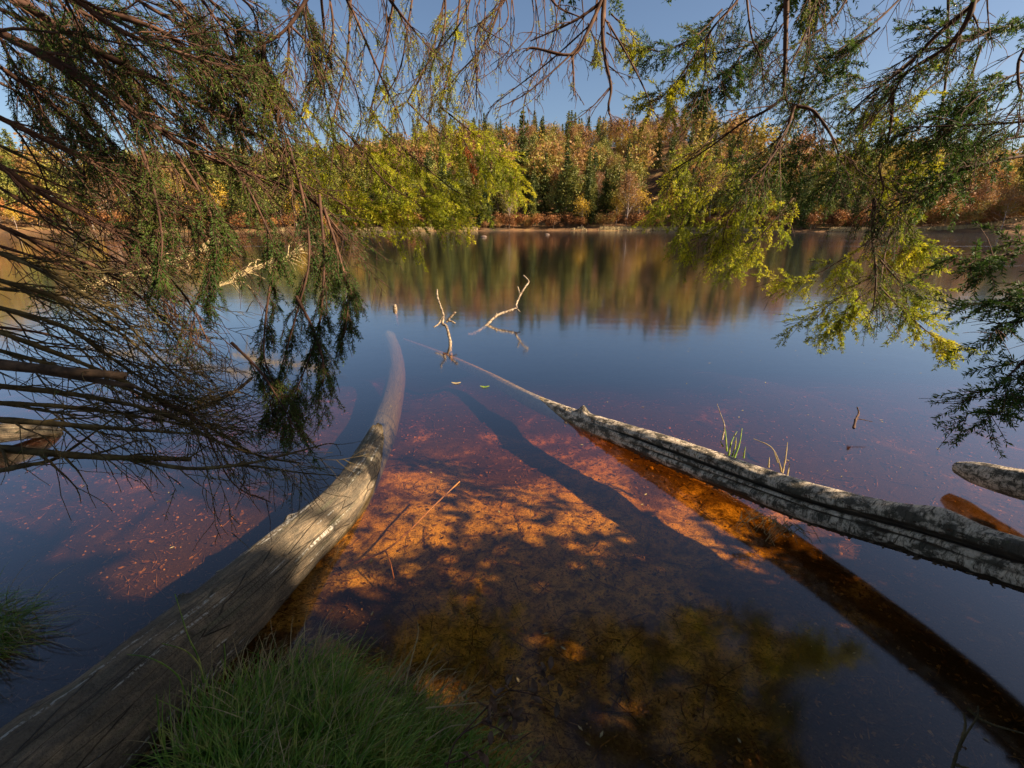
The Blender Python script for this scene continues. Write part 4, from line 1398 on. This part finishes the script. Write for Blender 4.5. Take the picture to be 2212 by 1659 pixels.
# ---- right tree
TR = np.array([3.3, -1.6, .15])
right_tree = empty('spruce_tree', tuple(TR))
tag(right_tree, 'spruce on the right with reddish limbs and wind-tossed green sprays over the lake', 'spruce tree')
trunk(right_tree, .2, 12)
upper_crown(right_tree, 16, 2.1, 203, 1.9, dens=2.1)
TRt = TR + [0, 0, 2.6]
rl = dict(n2=12, L2=.30, n3=6, L3=.11, droop=.18, prob=.55, dens=380, t0=.15, out=.6)
for k, (pts, r0, ov, kw) in enumerate([
    ([(1700, -60, 1.6), (1697, 107, 1.6), (1695, 207, 1.6), (1718, 228, 1.6)], .013, True, {'n2': 6}),
    ([(1718, 228, 1.6), (1761, 243, 1.6), (1808, 321, 1.6), (1806, 393, 1.6)], .007, False, {}),
    ([(1716, 226, 1.6), (1697, 285, 1.6), (1654, 357, 1.6), (1600, 400, 1.6)], .007, False, {}),
    ([(1693, 210, 1.6), (1654, 239, 1.6), (1600, 268, 1.65), (1529, 321, 1.7), (1440, 375, 1.75)], .006, False, {}),
    ([(1780, -60, 1.6), (1765, 0, 1.6), (1733, 89, 1.6), (1700, 153, 1.6)], .006, True, {}),
    ([(1608, -60, 1.7), (1622, 71, 1.7), (1643, 125, 1.7), (1650, 180, 1.7)], .005, True, {}),
    ([(1610, -60, 1.7), (1593, 0, 1.7), (1529, 78, 1.7), (1522, 171, 1.7), (1490, 243, 1.7)], .006, False, {}),
    ([(2150, -60, 1.5), (2111, 0, 1.5), (2029, 71, 1.55), (1958, 143, 1.6), (1868, 214, 1.65), (1808, 271, 1.7)], .012, True, {'n2': 16}),
    ([(2110, -30, 1.5), (2093, 36, 1.5), (2047, 100, 1.55), (1958, 157, 1.6), (1922, 214, 1.65), (1850, 296, 1.7)], .010, False, {'n2': 16}),
    ([(1929, 200, 1.7), (1922, 286, 1.7), (1900, 357, 1.7), (1908, 410, 1.7), (1890, 439, 1.7)], .006, False, {}),
    ([(1890, 430, 1.75), (1885, 500, 1.75), (1892, 600, 1.75), (1885, 680, 1.75)], .008, False, {'prob': .9, 'L2': .2}),
    ([(2260, 60, 1.4), (2205, 120, 1.4), (2200, 180, 1.4), (2205, 210, 1.4), (2170, 260, 1.4)], .005, False, {}),
    ([(2300, 240, 1.4), (2212, 262, 1.4), (2100, 270, 1.5), (1960, 275, 1.6)], .005, False, {'prob': .8}),
    ([(1560, 640, 1.9), (1480, 560, 1.9)], .001, False, {'n2': 1}),
    ([(2000, -60, 1.8), (1900, 40, 1.8), (1800, 120, 1.8), (1740, 200, 1.85)], .006, True, {'n2': 16, 'prob': .8}),
    ([(1860, -60, 1.9), (1800, 40, 1.9), (1700, 110, 1.9), (1600, 190, 1.9)], .006, True, {'n2': 16, 'prob': .8}),
    ([(2250, 330, 1.6), (2100, 360, 1.6), (1980, 420, 1.7), (1900, 470, 1.7)], .006, False, {'n2': 16, 'prob': .8}),
]):
    if k == 13: continue
    C(right_tree, TR, pts, r0, .0018, 700 + k, nmat='needle', over=TRt if ov else None, **{**rl, **kw})
spray = dict(n2=13, L2=.27, n3=7, L3=.13, droop=.10, prob=.9, dens=560, t0=.0, out=.55, nl=.017, nw=.0018)
SP = [
    # bright green masses over the water, mid distance
    ([(1640, 330, 2.3), (1560, 390, 2.3), (1500, 440, 2.3), (1460, 500, 2.3)], {}),
    ([(1700, 360, 2.3), (1620, 430, 2.3), (1560, 490, 2.3), (1490, 520, 2.3)], {}),
    ([(1620, 400, 2.2), (1570, 480, 2.2), (1560, 540, 2.2)], {}),
    ([(1720, 420, 2.4), (1660, 490, 2.4), (1620, 540, 2.4), (1570, 570, 2.4)], {}),
    ([(1550, 280, 2.4), (1500, 340, 2.4), (1450, 400, 2.4), (1430, 440, 2.4)], {}),
    ([(2000, 400, 2.2), (1950, 460, 2.2), (1980, 520, 2.2), (1920, 560, 2.2)], {'n2': 14}),
    ([(1900, 440, 2.2), (1960, 500, 2.2), (1990, 540, 2.2)], {'n2': 12}),
    ([(1880, 520, 2.3), (1820, 560, 2.3), (1750, 600, 2.3), (1700, 620, 2.3)], {}),
    ([(1900, 590, 2.2), (1850, 620, 2.2), (1790, 660, 2.2), (1760, 690, 2.2)], {}),
    ([(1900, 560, 2.1), (1950, 620, 2.1), (1960, 660, 2.1)], {'n2': 12}),
    ([(1900, 620, 2.0), (1960, 680, 2.0), (2020, 730, 2.0), (2055, 758, 2.0)], {'n2': 14, 'L2': .1}),
    ([(1860, 640, 2.0), (1830, 670, 2.0), (1800, 712, 2.0)], {'n2': 8, 'L2': .1}),
    # darker sprays top right
    ([(1560, 20, 1.9), (1500, 80, 1.9), (1430, 110, 1.9), (1390, 100, 1.9)], {'n2': 14, 'L2': .14}),
    ([(1540, 60, 1.8), (1480, 150, 1.8), (1440, 200, 1.8), (1420, 210, 1.8)], {'n2': 14, 'L2': .14}),
    ([(1600, 120, 1.8), (1560, 180, 1.8), (1520, 210, 1.8)], {'n2': 12, 'L2': .14}),
    ([(1900, 60, 1.8), (1840, 110, 1.8), (1780, 150, 1.8), (1740, 170, 1.8)], {'L2': .2}),
    ([(1980, 120, 1.9), (1900, 180, 1.9), (1820, 200, 1.9), (1750, 240, 1.9)], {}),
    ([(2060, 150, 1.8), (1980, 210, 1.8), (1900, 260, 1.8), (1830, 300, 1.8)], {}),
    ([(2120, 100, 1.7), (2080, 200, 1.7), (2000, 260, 1.7), (1950, 310, 1.7)], {}),
    ([(2240, 60, 1.6), (2160, 60, 1.6), (2080, 90, 1.6), (2000, 60, 1.6)], {}),
    ([(2240, 150, 1.6), (2170, 170, 1.6), (2100, 220, 1.6), (2050, 280, 1.6)], {}),
    ([(2260, 290, 1.6), (2180, 300, 1.6), (2100, 340, 1.6), (2020, 390, 1.6)], {}),
    ([(1780, 300, 2.0), (1720, 330, 2.0), (1660, 350, 2.0)], {}),
    ([(1900, 330, 2.0), (1840, 350, 2.0), (1780, 400, 2.0)], {}),
    ([(2060, 330, 1.9), (2000, 350, 1.9), (1930, 380, 1.9), (1870, 380, 1.9)], {}),
    ([(1700, 40, 2.0), (1660, 90, 2.0), (1600, 100, 2.0)], {}),
    # right edge, dangling dark sprays lower down
    ([(2280, 520, 1.6), (2200, 545, 1.6), (2130, 555, 1.6), (2090, 560, 1.6)], {'n2': 8, 'L2': .14}),
    ([(2280, 580, 1.6), (2220, 620, 1.6), (2160, 650, 1.6), (2100, 655, 1.6)], {'n2': 7, 'L2': .10}),
    ([(2280, 650, 1.6), (2220, 690, 1.6), (2150, 700, 1.6)], {'n2': 6, 'L2': .10}),
    ([(2280, 720, 1.6), (2230, 760, 1.6), (2170, 820, 1.6), (2120, 860, 1.6)], {'n2': 7, 'L2': .10}),
    ([(2290, 800, 1.6), (2240, 850, 1.6), (2170, 880, 1.6), (2080, 895, 1.6)], {'n2': 7, 'L2': .10}),
]
for k, (pts, kw) in enumerate(SP):
    if k >= 26: pts = [(a_, b_, 1.32) for a_, b_, c_ in pts]
    C(right_tree, TR, pts, .004, .0012, 740 + k, nmat='needle' if k >= 12 and k not in (13, 17, 24) else 'needle_lit', **{**spray, **({'n2': 14} if k >= 15 and k < 26 else {}), **kw})  # lower sprays take the needles painted sunlit, most upper ones the darker copy
# links that carry the hanging sprays
for k, pts in enumerate([[(1750, -60, 2.3), (1740, 150, 2.35), (1700, 300, 2.35), (1650, 380, 2.3)], [(2050, -60, 2.2), (2040, 200, 2.25), (1990, 380, 2.2), (1920, 520, 2.2), (1900, 620, 2.1)],
                         [(2400, 300, 1.4), (2350, 450, 1.36), (2300, 600, 1.32), (2290, 800, 1.32)]]):
    C(right_tree, TR, pts, .008, .003, 790 + k, over=TRt, **{**rl, 'n2': 8, 'L2': .18})

# overhead boughs of the middle tree above the frame, mirrored in the near water
for k in range(12):
    rg = np.random.default_rng(820 + k)
    x0 = [-2.6, -2.2, -1.6, -.5, -.2, .5, 1.0, 1.5, 1.9, 2.3, 2.7, -1.0][k]
    z0 = rg.uniform(3.0, 4.2)
    y0 = rg.uniform(3.0, 3.6)
    P = smooth([TM + [0, 0, z0 - .2], np.array([x0 * .7, y0 * .4, z0 + .25]), np.array([x0, y0, z0 + .1]), np.array([x0 * 1.1, y0 + .9, z0 - .1])], 24)
    b = Bough(840 + k); b.main(P, .025, .004)
    b.dress(P, .02, .004, n2=26, L2=.55, n3=9, L3=.25, droop=.2, prob=1, dens=230, t0=.68, out=.8, nl=.03, nw=.005)
    b.build(mid_tree, TM)

# ------------------------------------------------------------------ shore trees beside the camera: they shade the near water
for k, (x, y, h, br, z0, lb) in enumerate([
    (3.3, .85, 2.0, .95, .12, 'young bushy spruce added outside the right edge to shade the birch and bed'),  # unseen, put here to shade the birch and bed on the right
    (5.2, -2.45, 18, 2.6, .6, 'tall spruce on the near bank, second from the lake on the right'),
    (7.4, -2.6, 18, 2.4, .5, 'tall spruce standing at the water edge on the near bank, farthest right'),
    (6.2, -3.2, 14, 2.6, .5, 'broad spruce behind the bank on the near shore'),
    (4.2, -2.6, 12, 2.2, .6, 'spruce behind the photographer on the near bank'),
    (9.8, -3.35, 19, 2.6, .5, 'far spruce along the near bank on the right')]):
    r = empty('spruce_tree', (x, y, .05))
    trunk(r, .18 if h > 5 else .03, h - 1 if h > 5 else h - .2)
    upper_crown(r, h, br, 900 + k, z0, .3 if h > 5 else .09, 2.2)
    tag(r, lb, 'spruce tree')
